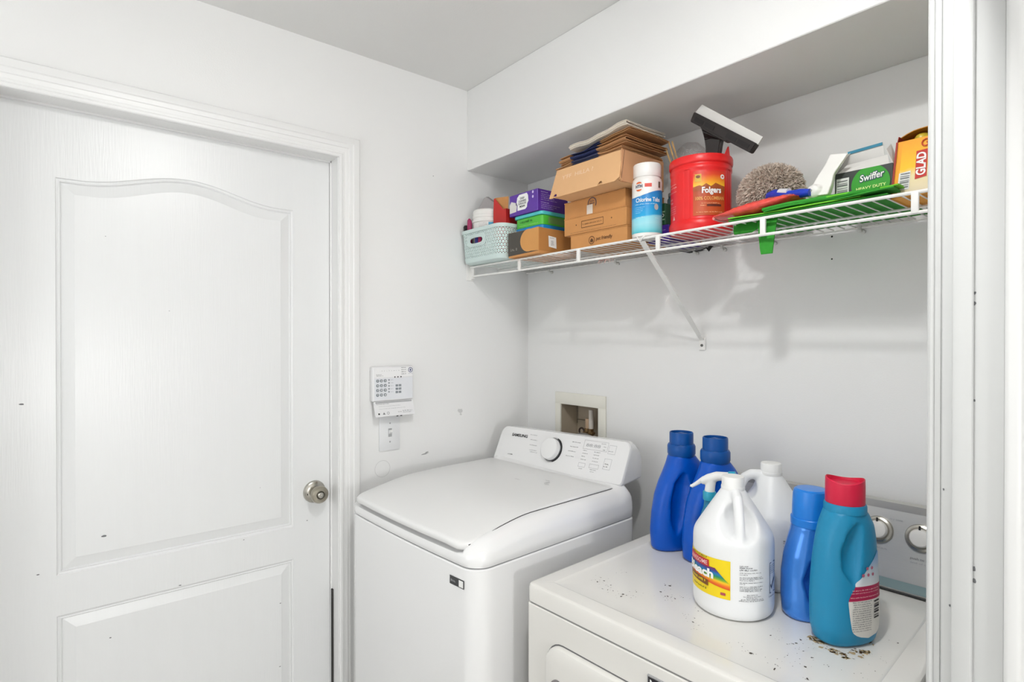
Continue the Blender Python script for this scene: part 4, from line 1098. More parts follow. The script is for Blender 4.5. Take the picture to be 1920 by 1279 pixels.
bm = B(); q = [V3((.535, -.357, k0+.004)), V3((.795, -.357, k0+.004)), V3((.800, -.305, k0+.0005)), V3((.548, -.305, k0+.0005))]
bm.faces.new([bm.verts.new(p) for p in q]); solid(bm, -.002); obj('under_flap', bm, KRAFTL, LK, smooth=False)
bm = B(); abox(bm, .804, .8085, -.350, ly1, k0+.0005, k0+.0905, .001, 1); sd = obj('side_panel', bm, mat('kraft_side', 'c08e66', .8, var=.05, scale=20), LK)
bm = B(); tube(bm, [(.8088, -.338, k0+.0895), (.8088, -.352, k0+.008)], .0007, 5); obj('side_crease', bm, INK, sd)
lettering('lettering', lm, "Y'FF  HILLA ?", .018, mat('pale_crayon', 'ebd0b0', .8), lf, (.635, .062), width=.13, k=1.4)

# folded paper bags on top
def fold_bag(name, label, cat, x0, x1, yf, yb, z0, layers, th, m, seed, tilt=0.0, skew=0.0, navy=None, wav=.0016):
    """flat-folded paper: layers joined by rounded folds, front edge rounded"""
    rnd = random.Random(seed)
    prof = []
    n = layers
    for k in range(n):
        z = z0+.0016+th*k
        a, b = (yf, yb) if k % 2 == 0 else (yb, yf)
        a += rnd.uniform(0, .004); 
        prof.append((a, z)); prof.append((lerp(a, b, .5), z+rnd.uniform(0, .3)*th)); prof.append((b, z))
        if k < n-1:
            s = 1 if b > a else -1
            prof.append((b+s*th*.45, z+th*.5))
    rings = []; nx = 12
    t = thing(name, label, cat, ((x0+x1)/2, (yf+yb)/2, z0), 0, 'folded paper bags on the pale box')
    bm = B(); g = []
    for i in range(nx+1):
        s = i/nx; x = lerp(x0, x1, s)
        row = []
        for (y, z) in prof:
            row.append(bm.verts.new((x+skew*(y-yf), y+.006*math.sin(3.1*s+seed)-.01*s*0, z+tilt*(s-.5)+wav*math.sin(7*s+y*30+seed)+wav*.6*math.sin(17*s+seed))))
        g.append(row)
    for r0, r1 in zip(g, g[1:]):
        for j in range(len(prof)-1): bm.faces.new((r0[j], r0[j+1], r1[j+1], r1[j]))
    bmesh.ops.recalc_face_normals(bm, faces=bm.faces[:])
    solid(bm, .0012)
    obj('folded_paper', bm, m, t, ang=60)
    return t
zb = k0+.0925
NAVY = [(0, 'b98a5e'), (.30, 'b98a5e'), (.31, '27305c'), (.60, '27305c'), (.61, 'b98a5e'), (1, 'b98a5e')]
def bag_mat(name, a, b, c1, base='b98a5e'):
    """brown paper with a printed navy band between object-x a and b"""
    m = mat(name, base, .85, var=.1, scale=25, bump=.3, bscale=60); nt = m.node_tree
    if nt.nodes.get('navy'): return m
    bs = nt.nodes['Principled BSDF']; old = bs.inputs['Base Color'].links[0].from_socket
    tc = nt.nodes.new('ShaderNodeTexCoord'); sp = nt.nodes.new('ShaderNodeSeparateXYZ'); nt.links.new(tc.outputs['Object'], sp.inputs[0])
    r = nt.nodes.new('ShaderNodeMapRange'); r.name = 'navy'; r.inputs[1].default_value = a; r.inputs[2].default_value = a+.001
    nt.links.new(sp.outputs['X'], r.inputs[0])
    r2 = nt.nodes.new('ShaderNodeMapRange'); r2.inputs[1].default_value = b; r2.inputs[2].default_value = b+.001; r2.inputs[3].default_value = 1; r2.inputs[4].default_value = 0
    nt.links.new(sp.outputs['X'], r2.inputs[0])
    mu = nt.nodes.new('ShaderNodeMath'); mu.operation = 'MULTIPLY'; nt.links.new(r.outputs[0], mu.inputs[0]); nt.links.new(r2.outputs[0], mu.inputs[1])
    mx = nt.nodes.new('ShaderNodeMix'); mx.data_type = 'RGBA'; nt.links.new(mu.outputs[0], mx.inputs['Factor']); nt.links.new(old, mx.inputs['A']); mx.inputs['B'].default_value = lin(c1)
    nt.links.new(mx.outputs['Result'], bs.inputs['Base Color'])
    return m
fold_bag('paper_bag', 'brown paper bag folded flat at the bottom of the bag pile', 'bag', .530, .800, -.340, -.150, zb, 3, .0046, bag_mat('bag_a', -.062, .05, '3a3f5c'), 3, tilt=.003)
fold_bag('paper_bag', 'brown paper bag with thick looped fold in the middle of the bag pile', 'bag', .548, .806, -.334, -.140, zb+.0165, 4, .0070, bag_mat('bag_b', -.082, .020, '27305c'), 5, tilt=.010)
fold_bag('paper_bag', 'brown paper bag just under the cream bag, upper in the pile', 'bag', .600, .812, -.318, -.130, zb+.0490, 2, .0056, bag_mat('bag_c', -.2, -.01, '27305c'), 8, tilt=.022)
fold_bag('paper_bag', 'crumpled cream paper bag lying on top of the bag pile', 'bag', .585, .806, -.330, -.150, zb+.0625, 4, .0042, mat('cream_paper', 'ece3d4', .8, var=.06, scale=20, bump=.4, bscale=40), 12, tilt=.020, wav=.0026)

# ================================================================== CHLORINE BOTTLE
cx, cy, cr = .834, -.270, .0418
CH = thing('chlorine_bottle', 'white and blue chlorine tablet bottle at the shelf front', 'bottle', (cx, cy, ZI))
bm = B(); lathe(bm, [(.038, ZI), (.0412, ZI+.003), (cr, ZI+.008), (cr, ZI+.158), (.040, ZI+.166), (.0365, ZI+.170), (.036, ZI+.176)], (cx, cy, 0), 48); obj('bottle_body', bm, mat('bottle_white', 'f0eeea', .35), CH)
bm = B(); lathe(bm, [(.0385, ZI+.172), (.0392, ZI+.174), (.0392, ZI+.205), (.0375, ZI+.2095), (.033, ZI+.2105), (.001, ZI+.2105)], (cx, cy, 0), 60, lambda a, r, z: 1+.006*math.cos(30*a)); obj('cap', bm, mat('cap_white', 'f2f1ee', .35), CH)
chm = cylmap((cx, cy, 0), cr, facing(cx, cy), .0007)
def wave(s, t):
    a = lerp(-.064, .064, s); top = ZI+.1225+.0095*math.sin(a/.064*2.2-.25)
    return a, lerp(ZI+.012, top, t)
cl = gpatch('label', chm, 0, 1, 0, 1, ramp_mat('pool_blue', 'Y', [(0, '49bccb'), (.10, '7fd4e0'), (.24, '9fdfea'), (.40, '8fdcec'), (.44, '18a5dc'), (.7, '1191d4'), (1, '1c7fc6')], .35, noise=.05, nscale=3), CH, 28, 16, 1, shape=wave)
lettering('lettering', chm, 'Chlorine Tabs', .0165, WHITE, cl, (.003, ZI+.103), width=.070, bold=.02, k=2.4)
fineprint('fine_print', chm, [(-.034, -.012, ZI+.1145, .004), (-.034, .026, ZI+.0915, .0036)]+[(-.034, -.006-.003*i, ZI+.083-.005*i, .0024) for i in range(4)]+[(-.032, -.006, ZI+.055, .0048), (.022, .034, ZI+.052, .004)], mat('pale_cyan_ink', 'c9ecf6', .4), cl, k=2.2)
patch('tablet_picture', chm, disc(None, .0265, ZI+.083, .0066, .0085), mat('tablet_grey', 'b9b8b4', .6), cl, 2.4)
lettering('lettering', chm, 'HTH', .0125, mat('hth_navy', '2b2f52', .4), CH, (-.023, ZI+.142), width=.021, bold=.03, k=2)
for s_ in (1, -1):
    patch('sun_print', chm, [(-.023+.0085*math.cos(a), ZI+.142+s_*(.0080+.0052*math.sin(a))) for a in [PI*i/10 for i in range(11)]], mat('sun_orange', 'd9622b', .4), CH, 1.5)
patch('red_tag', chm, [(-.006, ZI+.139), (.013, ZI+.139), (.013, ZI+.149), (-.006, ZI+.149)], mat('tag_red', 'd8402f', .4), CH, 1.5)
patch('corner_print', chm, [(.034, ZI+.138), (.042, ZI+.138), (.042, ZI+.155), (.034, ZI+.155)], mat('corner_brown', '6d6355', .5), CH, 1.5)

# boxes standing behind it
t = thing('purple_box', 'dark purple carton behind the chlorine bottle', 'box', (.86, -.11, ZI))
bm = B(); abox(bm, .786, .858, -.200, -.03, ZI, ZI+.048, .0012, 1); obj('box_body', bm, mat('deep_purple', '43248c', .4, var=.06, scale=20), t)
fineprint('fine_print', planemap((0, -.200, 0), (1, 0, 0), (0, 0, 1), .0008), [(.80, .85, ZI+.012, .004), (.83, .85, ZI+.033, .003)], mat('lilac_ink', 'd9c9ef', .5), t)
t = thing('striped_box', 'dark green striped carton on the purple carton behind the chlorine bottle', 'box', (.86, -.11, ZI+.0485))
bm = B(); abox(bm, .784, .846, -.200, -.03, ZI+.0485, ZI+.112, .0012, 1); obj('box_body', bm, mat('dark_green_card', '124a2b', .45, var=.08, scale=20), t)
gm2 = planemap((0, -.2, 0), (1, 0, 0), (0, 0, 1), .0008); gm3 = planemap((.846, 0, 0), (0, 1, 0), (0, 0, 1), .0008)
for z0_, z1_ in ((.0625, .066), (.085, .0885)):
    patch('stripe', gm2, [(.785, ZI+z0_), (.845, ZI+z0_), (.845, ZI+z1_), (.785, ZI+z1_)], mat('pale_green_ink', '9fbf9a', .5), t)
fineprint('fine_print', gm2, [(.79, .828, ZI+.076, .0045)], mat('pale_green_ink', '9fbf9a', .5), t, k=2)
ringpatch('round_mark', gm2, .838, ZI+.0765, .003, .005, WHITE, t)
t = thing('glass_jar', 'small pale blue jar on the striped carton behind the chlorine bottle', 'jar', (.828, -.13, ZI+.1125))
bm = B(); lathe(bm, [(.018, ZI+.1125), (.020, ZI+.115), (.020, ZI+.135), (.016, ZI+.142), (.016, ZI+.144)], (.828, -.13, 0), 24); obj('jar_body', bm, mat('steel_blue', '5f8596', .2, trans=.3), t)
bm = B(); lathe(bm, [(.0175, ZI+.1435), (.0175, ZI+.153), (.016, ZI+.155), (.001, ZI+.155)], (.828, -.13, 0), 24); obj('jar_lid', bm, mat('jar_lid_grey', '8b8f92', .4), t)

# ================================================================== RED COFFEE CAN
ccx, ccy, CR = .966, -.206, .0805
CAN = thing('coffee_can', 'large red plastic coffee can with sunset label', 'can', (ccx, ccy, ZI))
RED2 = mat('can_red', 'e01c1e', .35, var=.04, scale=8)
fc = facing(ccx, ccy); fa = math.atan2(fc.y, fc.x)
GRV = [math.radians(d) for d in (-27, 62, 152, 243)]
def canrf(a, r, z):
    h = z-ZI
    if not (.032 < h < .162): return 1.0
    q = 1.0
    for g in GRV:
        d = (a-fa-g+PI) % (2*PI)-PI
        q -= .055*math.exp(-(d/.075)**2)
    return q
prof = [(.074, ZI), (.081, ZI+.004), (.0835, ZI+.014), (.0835, ZI+.024), (.0812, ZI+.030), (.0795, ZI+.033)]
prof += [(.0795, ZI+h) for h in (.036, .05, .08, .11, .14, .156)]
prof += [(.0795, ZI+.160), (.0812, ZI+.163), (.0812, ZI+.172), (.0795, ZI+.174), (.0795, ZI+.178), (.0825, ZI+.180), (.0835, ZI+.184), (.0835, ZI+.196), (.0820, ZI+.200), (.0795, ZI+.2005), (.0785, ZI+.198), (.0785, ZI+.03), (.001, ZI+.028)]
bm = B(); lathe(bm, prof, (ccx, ccy, 0), 112, canrf); obj('can_body', bm, RED2, CAN, ang=45)
bm = B(); ea = fa+math.radians(62)
p_ = [V3((ccx+.080*math.cos(ea+d), ccy+.080*math.sin(ea+d), ZI+.196)) for d in (-.22, .10)]
ap = V3((ccx+.078*math.cos(ea+.06), ccy+.078*math.sin(ea+.06), ZI+.226))
bm.faces.new([bm.verts.new(q) for q in (p_[0], p_[1], ap)]); solid(bm, .004); obj('rim_tab', bm, RED2, CAN, smooth=False)
cmn = cylmap((ccx, ccy, 0), .0798, V3((math.cos(fa+math.radians(17)), math.sin(fa+math.radians(17)), 0)), .0008)
hw = .0425; l0, l1 = ZI+.038, ZI+.155
lb = gpatch('label', cmn, -hw, hw, l0, l1, ramp_mat('sunset', 'Y', [(0, 'c2501b'), (.3, 'c04a1a'), (.62, 'a8471b'), (.66, 'f6c32c'), (.76, 'f19a22'), (.90, 'dd4620'), (1, 'd42a1f')], .4, noise=.05, nscale=4), CAN, 20, 16, 1)
hill = [(-hw, l0+.072), (-.030, l0+.077), (-.022, l0+.075), (-.010, l0+.083), (.002, l0+.074), (.014, l0+.084), (.026, l0+.079), (hw, l0+.076), (hw, l0+.050), (-hw, l0+.050)]
bm = B(); vs1 = [(-hw, l0+.074), (-.034, l0+.077), (-.026, l0+.0785), (-.020, l0+.076), (-.010, l0+.083), (.002, l0+.075), (.008, l0+.079), (.014, l0+.084), (.022, l0+.081), (.030, l0+.0785), (hw, l0+.076)]
for (a, b), (c, d) in zip(vs1, vs1[1:]): bm.faces.new([bm.verts.new(cmn(x_, y_, 2)) for x_, y_ in ((a, l0+.064), (c, l0+.064), (c, d), (a, b))])
obj('hill_print', bm, mat('hill_brown', 'a04d1c', .5), lb, smooth=False, recalc=False)
lettering('lettering', cmn, 'Folgers', .0215, WHITE, lb, (.004, l0+.0645), width=.050, bold=.035, k=3)
lettering('lettering', cmn, '100% COLOMBIAN', .0125, mat('tan_ink', 'e3a45a', .5), lb, (0, l0+.0435), width=.074, bold=.03, k=3)
fineprint('fine_print', cmn, [(-.022, .028, l0+.031, .0036), (-.024, -.010, l0+.0255, .0042), (-.034, .034, l0+.008, .004)], mat('peach_ink', 'f0c08e', .5), lb, k=3)
gpatch('dark_ribbon', cmn, -.008, .030, l0+.0228, l0+.0282, mat('ribbon_maroon', '5e2416', .5), lb, 8, 1, 2.4)
patch('crest', cmn, [(-.038, l0+.088), (-.022, l0+.088), (-.022, l0+.108), (-.038, l0+.108)], mat('crest_gold', 'd9b13d', .5), lb, 2.4)
patch('crest_mark', cmn, disc(None, -.030, l0+.101, .0055, .004), mat('crest_brown', '7a3b1c', .5), lb, 3)
patch('round_seal', cmn, disc(None, .034, l0+.101, .0062), WHITE, lb, 2.4)
patch('seal_mark', cmn, disc(None, .034, l0+.101, .0026), mat('tag_red', 'd8402f', .4), lb, 3)
cml = cylmap((ccx, ccy, 0), .0798, V3((math.cos(fa+math.radians(-64)), math.sin(fa+math.radians(-64)), 0)), .0008)
fineprint('fine_print', cml, [(-.018, .020, ZI+.132, .004), (-.018, .022, ZI+.124, .006), (-.018, .020, ZI+.112, .003), (-.012, .008, ZI+.094, .009), (-.01, .007, ZI+.084, .007)]+[(-.016, .018, ZI+.072-.006*i, .003) for i in range(4)], mat('blush_ink', 'f1b9b4', .5), CAN, seed=4)
patch('recycle_mark', cml, [(.004, ZI+.036), (.014, ZI+.036), (.009, ZI+.047)], mat('blush_ink', 'f1b9b4', .5), CAN, 1.5)

# squeegee standing in the can
SQ = thing('squeegee', 'black window squeegee with white blade standing in the red can', 'squeegee', (.985, -.205, ZI+.03))
yq = -.215
hA, hB = V3((.952, yq, 2.060)), V3((1.128, yq-.006, 1.927)); du = (hB-hA).normalized(); dw = V3((-du.z, 0, du.x)).normalized()
if dw.z < 0: dw = -dw
dn = du.cross(dw)
def qp(a, b, c): return hA+du*a+dw*b+dn*c
LQ = (hB-hA).length
def slab(bm, pts, c0, c1):
    loft(bm, [[qp(a, b, c) for a, b in pts] for c in (c0, c1)])
BLK = mat('squeegee_black', '26201f', .4, var=.1, scale=20)
bm = B(); slab(bm, [(0, -.014), (LQ, -.014), (LQ+.002, .012), (-.004, .012)], -.009, .009); bmesh.ops.bevel(bm, geom=bm.edges[:], offset=.002, segments=2, affect='EDGES'); hd = obj('head', bm, BLK, SQ)
for a0, a1_ in ((.012, .045), (.05, .085), (LQ-.09, LQ-.055), (LQ-.05, LQ-.012)):
    for s in (1,):
        bm = B(); slab(bm, [(a0, -.008), (a1_, -.008), (a1_, .003), (a0, .003)], -.0098, -.0085); slab(bm, [(a0, -.008), (a1_, -.008), (a1_, .003), (a0, .003)], .0085, .0098); obj('head_slot', bm, mat('slot_black', '120e0e', .5), hd)
bm = B(); slab(bm, [(-.004, .011), (LQ+.003, .011), (LQ+.004, .031), (.004, .036)], -.0022, .0022); obj('blade', bm, mat('blade_white', 'd8d6d2', .35), SQ)
mid = qp(LQ*.42, -.010, 0)
bm = B()
sec = ((-1, -.009), (1, -.009), (1, .009), (-1, .009))
HR = [[mid+du*(a*.060)+V3((0, c, 0)) for a, c in sec], [mid+du*(a*.042)-dw*.010+V3((0, c, 0)) for a, c in sec]]
for hx, hz, hw_, hy in ((mid.x-.006, 1.988, .027, 0), (mid.x-.008, 1.965, .022, .001), (mid.x-.012, 1.930, .019, .003), (mid.x-.018, ZI+.032, .014, .008)):
    HR.append([V3((hx+a*hw_, yq+c+hy, hz)) for a, c in sec])
loft(bm, HR)
bmesh.ops.bevel(bm, geom=bm.edges[:], offset=.003, segments=2, affect='EDGES'); obj('handle', bm, BLK, SQ)
# crumpled clear plastic in the can
PBG = thing('plastic_bag', 'crumpled clear plastic bag stuffed in the red can', 'bag', (.935, -.205, ZI+.17))
bm = B(); bmesh.ops.create_icosphere(bm, subdivisions=4, radius=1.0)
for v in bm.verts:
    d = v.co.copy(); k = 1+.05*math.sin(7*d.x+3*d.z)+.04*math.sin(8*d.y-5*d.z+1)+.02*math.sin(13*d.z+5*d.x)
    v.co = V3((.928, -.200, ZI+.218))+V3((d.x*.047*k, d.y*.040*k, d.z*.046*k))
CLEAR = bpy.data.materials.new('clear_film'); CLEAR.use_nodes = True; nt = CLEAR.node_tree; nt.nodes.clear()
out_ = nt.nodes.new('ShaderNodeOutputMaterial'); tr = nt.nodes.new('ShaderNodeBsdfTransparent'); tr.inputs[0].default_value = (.95, .95, .95, 1)
gl = nt.nodes.new('ShaderNodeBsdfGlossy'); gl.inputs['Roughness'].default_value = .18; ms = nt.nodes.new('ShaderNodeMixShader')
ns = nt.nodes.new('ShaderNodeTexNoise'); ns.inputs['Scale'].default_value = 26; bp_ = nt.nodes.new('ShaderNodeBump'); bp_.inputs['Strength'].default_value = .6; bp_.inputs['Distance'].default_value = .01
rp = nt.nodes.new('ShaderNodeMapRange'); rp.inputs[1].default_value = .45; rp.inputs[2].default_value = .75; rp.inputs[3].default_value = .10; rp.inputs[4].default_value = .42
nt.links.new(ns.outputs['Fac'], bp_.inputs['Height']); nt.links.new(bp_.outputs['Normal'], gl.inputs['Normal']); nt.links.new(ns.outputs['Fac'], rp.inputs[0])
nt.links.new(rp.outputs[0], ms.inputs[0]); nt.links.new(tr.outputs[0], ms.inputs[1]); nt.links.new(gl.outputs[0], ms.inputs[2]); nt.links.new(ms.outputs[0], out_.inputs[0])
obj('bag_film', bm, CLEAR, PBG, ang=60)
bm = B(); tube(bm, [(.905, -.200, ZI+.240), (.897, -.197, ZI+.252), (.884, -.192, ZI+.250)], [.006, .010, .004], 9); obj('bag_twist', bm, CLEAR, PBG)
# wooden skewers
STK = mat('skewer_wood', 'd6b077', .7, var=.1, scale=60)
for i, (xb, za, lb_) in enumerate(((.801, 2.030, 'left of three'), (.809, 2.048, 'middle of three'), (.819, 2.046, 'right of three'))):
    t = thing('wooden_skewer', 'thin wooden skewer, %s leaning behind the red can' % lb_, 'skewer', (.893, -.098, ZI), 0, 'wooden skewers behind the can')
    bm = B(); tube(bm, [(.889+.004*i, -.100+.005*i, ZI), (xb, -.135+.004*i, za), (xb-.0004, -.1353+.004*i, za+.003)], [.0017, .0026, .0024], 7); obj('stick', bm, STK, t)

# ================================================================== DUSTER
DU = thing('microfibre_duster', 'fluffy beige microfibre duster with blue handle beside the red can', 'duster', (1.13, -.15, ZI))
dc, drr = V3((1.134, -.150, ZI+.092)), V3((.084, .072, .074))
DUM = mat('duster_base', 'bfae9f', .95, var=.15, scale=50)
bm = B(); ellipsoid(bm, dc, (drr.x*.84, drr.y*.84, drr.z*.84)); obj('duster_pad', bm, DUM, DU)
bm = B(); rnd = random.Random(5)
for i in range(15000):
    z = rnd.uniform(-1, 1); a = rnd.uniform(0, 2*PI); s = math.sqrt(1-z*z); n_ = V3((s*math.cos(a), s*math.sin(a), z))
    p = dc+V3((n_.x*drr.x, n_.y*drr.y, n_.z*drr.z))*.83
    d = (n_+V3((rnd.gauss(0, .55), rnd.gauss(0, .55), rnd.gauss(0, .55)-.1))).normalized(); L_ = rnd.uniform(.010, .019)
    sd_ = d.orthogonal().normalized(); sd_ = (Matrix.Rotation(rnd.uniform(0, PI), 3, d) @ sd_)*.0011
    e = p+d*L_*.6+V3((0, 0, -.001)); q = p+d*L_+V3((0, 0, -.003))
    if q.z < ZI+.001: continue
    v = [bm.verts.new(x_) for x_ in (p-sd_, p+sd_, e+sd_*1.1, q+sd_*.4, q-sd_*.4, e-sd_*1.1)]
    bm.faces.new((v[0], v[1], v[2], v[5])); bm.faces.new((v[5], v[2], v[3], v[4]))
o = obj('fibres', bm, mat('duster_fibre', 'dccdbf', .9, var=.16, scale=60), DU, smooth=False, recalc=False); o['kind'] = 'stuff'
bm = B(); tube(bm, [(1.165, -.215, ZI+.066), (1.187, -.235, ZI+.062), (1.200, -.246, ZI+.058), (1.235, -.262, ZI+.049), (1.262, -.272, ZI+.045), (1.285, -.276, ZI+.042)], [.012, .0135, .0115, .0095, .0105, .008], 16)
hdl = obj('handle', bm, mat('royal_blue_plastic', '1438b8', .35), DU)
bm = B(); tube(bm, [(1.205, -.250, ZI+.0625), (1.232, -.262, ZI+.0555)], [.0085, .0085], 12); obj('handle_label', bm, mat('handle_white', 'd9dadf', .4), hdl)

# ================================================================== BAGS, SCRAPER
GB = thing('reusable_bag', 'green reusable shopping bag folded flat with straps hanging through the shelf', 'bag', (1.28, -.2, ZI))
LIME = mat('lime_fabric', '6fc42c', .8, var=.06, scale=80, bump=.3, bscale=500); GRN = mat('green_fabric', '2a8f24', .8, var=.08, scale=80, bump=.3, bscale=500)
def cloth(name, m, x0, x1, y0, y1, z0, seed, amp=.004, th=.0025, yskew=0.0, parent=GB, edge=.0, nx=22, ny=12):
    rnd = random.Random(seed); ph = [rnd.uniform(0, 6) for _ in range(4)]
    bm = B(); g = []
    for j in range(ny+1):
        row = []
        for i in range(nx+1):
            s, t = i/nx, j/ny; x = lerp(x0, x1, s)+.01*math.sin(4*t+ph[0])*edge; y = lerp(y0+yskew*s, y1, t)+.006*math.sin(9*s+ph[1])*(1-t)*edge
            z = z0+amp*(.5+.5*math.sin(8*s+ph[2])*math.cos(5*t+ph[3]))
            row.append(bm.verts.new((x, y, z)))
        g.append(row)
    for j in range(ny):
        for i in range(nx): bm.faces.new((g[j][i], g[j][i+1], g[j+1][i+1], g[j+1][i]))
    solid(bm, -th)
    return obj(name, bm, m, parent, ang=60)
cloth('bag_panel', GRN, 1.105, 1.445, -.306, -.03, ZI+.001, 1, .001)
cloth('lime_fold', LIME, 1.112, 1.40, -.307, -.12, ZI+.0048, 2, .003, edge=1)
cloth('green_fold', GRN, 1.185, 1.448, -.308, -.10, ZI+.0085, 3, .004, edge=1, yskew=-.004)
cloth('lime_top_fold', LIME, 1.23, 1.455, -.300, -.12, ZI+.0145, 4, .0035, edge=1, yskew=-.01)
bm = B(); tube(bm, [(1.19, -.303, ZI+.016), (1.25, -.306, ZI+.0175), (1.33, -.305, ZI+.0165), (1.43, -.302, ZI+.0165)], [.004, .0055, .005, .004], 10); obj('rolled_edge', bm, GRN, GB)
# hanging straps
bm = B()
rings = []
for z, x0, x1, y in ((ZI-.001, 1.172, 1.218, -.286), (1.722, 1.174, 1.217, -.293), (1.69, 1.177, 1.214, -.2965), (1.66, 1.181, 1.211, -.298), (1.647, 1.183, 1.209, -.297)):
    rings.append([V3((x0, y, z)), V3((x1, y+.002, z)), V3((x1, y+.0045, z)), V3((x0, y+.0025, z))])
loft(bm, rings); obj('strap', bm, GRN, GB, ang=30)
bm = B(); rings = []
for z, x0, x1, y in ((ZI-.001, 1.10, 1.170, -.270), (1.716, 1.102, 1.168, -.276), (1.706, 1.106, 1.150, -.280)):
    rings.append([V3((x0, y, z)), V3((x1, y+.002, z)), V3((x1, y+.0045, z)), V3((x0, y+.0025, z))])
loft(bm, rings); obj('strap', bm, GRN, GB, ang=30)
# red wrapped pack
RP = thing('red_packet', 'flat red plastic-wrapped packet lying on the green bag beside the can', 'packet', (1.16, -.26, ZI+.008))
bm = B(); R0 = []
for s in [i/16 for i in range(17)]:
    x = lerp(1.066, 1.262, s); z = lerp(ZI+.020, ZI+.037, s**.9); h = .0165*math.sin(PI*min(1, s*1.6+.12)*.5)*(1-.35*s)*math.sqrt(max(0, 1-s**6))+.0015; yf, yb = -.306-.004*math.sin(PI*s), -.240
    R0.append([V3((x, lerp(yf, yb, .5)+(yb-yf)*.5*math.cos(a)*(1+.03*math.sin(23*s)), z+h*math.sin(a)+.0015*math.sin(31*s+5*a))) for a in [2*PI*j/20 for j in range(20)]])
loft(bm, R0); obj('packet_body', bm, mat('red_wrap', 'e04a40', .2, var=.30, scale=45, bump=.9, bscale=70, coat=.5), RP, ang=60)
bm = B(); tube(bm, [(1.060, -.296, ZI+.018), (1.060, -.27, ZI+.018), (1.062, -.240, ZI+.018)], [.004, .006, .004], 8); obj('packet_seal', bm, mat('wrap_seal', 'dc8c84', .25), RP)
# white plastic scraper
SCR = thing('plastic_scraper', 'white plastic scraper with flared blade resting against the green box', 'scraper', (1.30, -.255, ZI+.02))
WPS = mat('scraper_white', 'eceae6', .4)
def scr(bm):
    loft(bm, [[p+V3((0, c, 0)) for p, c in ((a, -t), (b, -t), (b, t), (a, t))] for a, b, t in (
        (V3((1.272, -.262, 1.770)), V3((1.318, -.258, 1.766)), .010), (V3((1.280, -.254, 1.790)), V3((1.322, -.250, 1.790)), .008), (V3((1.292, -.248, 1.816)), V3((1.325, -.246, 1.814)), .006),
        (V3((1.302, -.242, 1.836)), V3((1.337, -.240, 1.836)), .004), (V3((1.313, -.238, 1.862)), V3((1.349, -.236, 1.855)), .003))])
    ellipsoid(bm, (1.288, -.262, 1.779), (.018, .012, .016))
o = obj('scraper_body', sculpt(scr, (), .0018, 5), WPS, SCR, ang=70)
bm = B(); lathe_n(bm, [(.004, 0), (.004, .002), (.003, .0025), (.0005, .0025)], (1.284, -.2735, 1.781), (0, -1, 0), 14); obj('hang_hole', bm, LGREY, SCR)

# ================================================================== GREEN DUSTER-REFILL BOX AND ORANGE BAG BOX
zg = ZI+.0205
SW = thing('refill_box', 'dark green refill carton with white open flaps near the shelf end', 'box', (1.37, -.16, zg))
wx0, wx1, wy0, wy1 = 1.312, 1.425, -.212, -.160
CHAR = mat('charcoal_print', '3a3d3c', .45)
zw0, zw1 = zg, zg+.067
bm = B(); loft(bm, [[V3((x, y, z)) for x, y in ((wx0, wy0), (wx1, wy0), (wx1, wy1), (wx0, wy1))] for z in (zw0, zw1)], True, False); solid(bm, .0012); obj('box_body', bm, CHAR, SW, smooth=False)
swm = planemap((0, wy0-.0012, 0), (1, 0, 0), (0, 0, 1), .0008)
patch('green_oval', swm, [(x_, max(zw0+.001, min(zw1-.0005, y_))) for x_, y_ in disc(None, 1.384, zw0+.031, .0375, .040, 40)], mat('leaf_green', '2f9a24', .45), SW, 1)
lettering('lettering', swm, 'Swiffer', .021, mat('navy_ink', '1f2f5c', .4), SW, (1.386, zw0+.046), width=.051, bold=.075, shear=.22, rot=.10, k=2)
lettering('lettering', swm, 'Swiffer', .020, WHITE, SW, (1.386, zw0+.046), width=.048, bold=.02, shear=.22, rot=.10, k=3)
lettering('lettering', swm, 'HEAVY DUTY', .0085, mat('lime_ink', 'd6ec9a', .4), SW, (1.385, zw0+.0235), width=.058, bold=.03, k=2, rot=.03)
patch('barcode_label', swm, [(1.315, zw0+.006), (1.341, zw0+.006), (1.342, zw0+.054), (1.316, zw0+.054)], mat('barcode_white', 'e4e3e2', .5), SW, 1)
bm = B()
for i, wd in enumerate((.004, .0018, .005, .0025, .0018, .0045, .0018, .003)):
    q = zw0+.010+.0052*i; bm.faces.new([bm.verts.new(swm(a, b, 2)) for a, b in ((1.318, q), (1.339, q), (1.339, q+wd*.75), (1.318, q+wd*.75))])
obj('barcode', bm, GREY, SW, smooth=False, recalc=False)
FLW = mat('flap_white', 'e6e4e0', .6)
bm = B(); q = [V3((wx0+.004, wy1, zw1)), V3((wx1-.028, wy1, zw1)), V3((wx1-.032, wy1-.006, zw1+.062)), V3((wx0+.010, wy1-.006, zw1+.058))]
bm.faces.new([bm.verts.new(p) for p in q]); solid(bm, .001); bf = obj('back_flap', bm, FLW, SW, smooth=False)
bm = B(); q = [V3((wx0+.010, wy1-.0072, zw1+.0515)), V3((wx1-.033, wy1-.0072, zw1+.0555)), V3((wx1-.033, wy1-.0076, zw1+.0618)), V3((wx0+.010, wy1-.0076, zw1+.0578))]
bm.faces.new([bm.verts.new(p) for p in q]); solid(bm, .0006); obj('teal_edge', bm, mat('teal_edge_ink', '2f87a5', .4), bf, smooth=False)
bm = B(); q = [V3((wx0+.006, wy0, zw1)), V3((wx1-.006, wy0, zw1)), V3((wx1-.016, wy0+.024, zw1+.026)), V3((wx0+.016, wy0+.024, zw1+.022))]
bm.faces.new([bm.verts.new(p) for p in q]); solid(bm, .001); obj('front_flap', bm, FLW, SW, smooth=False)
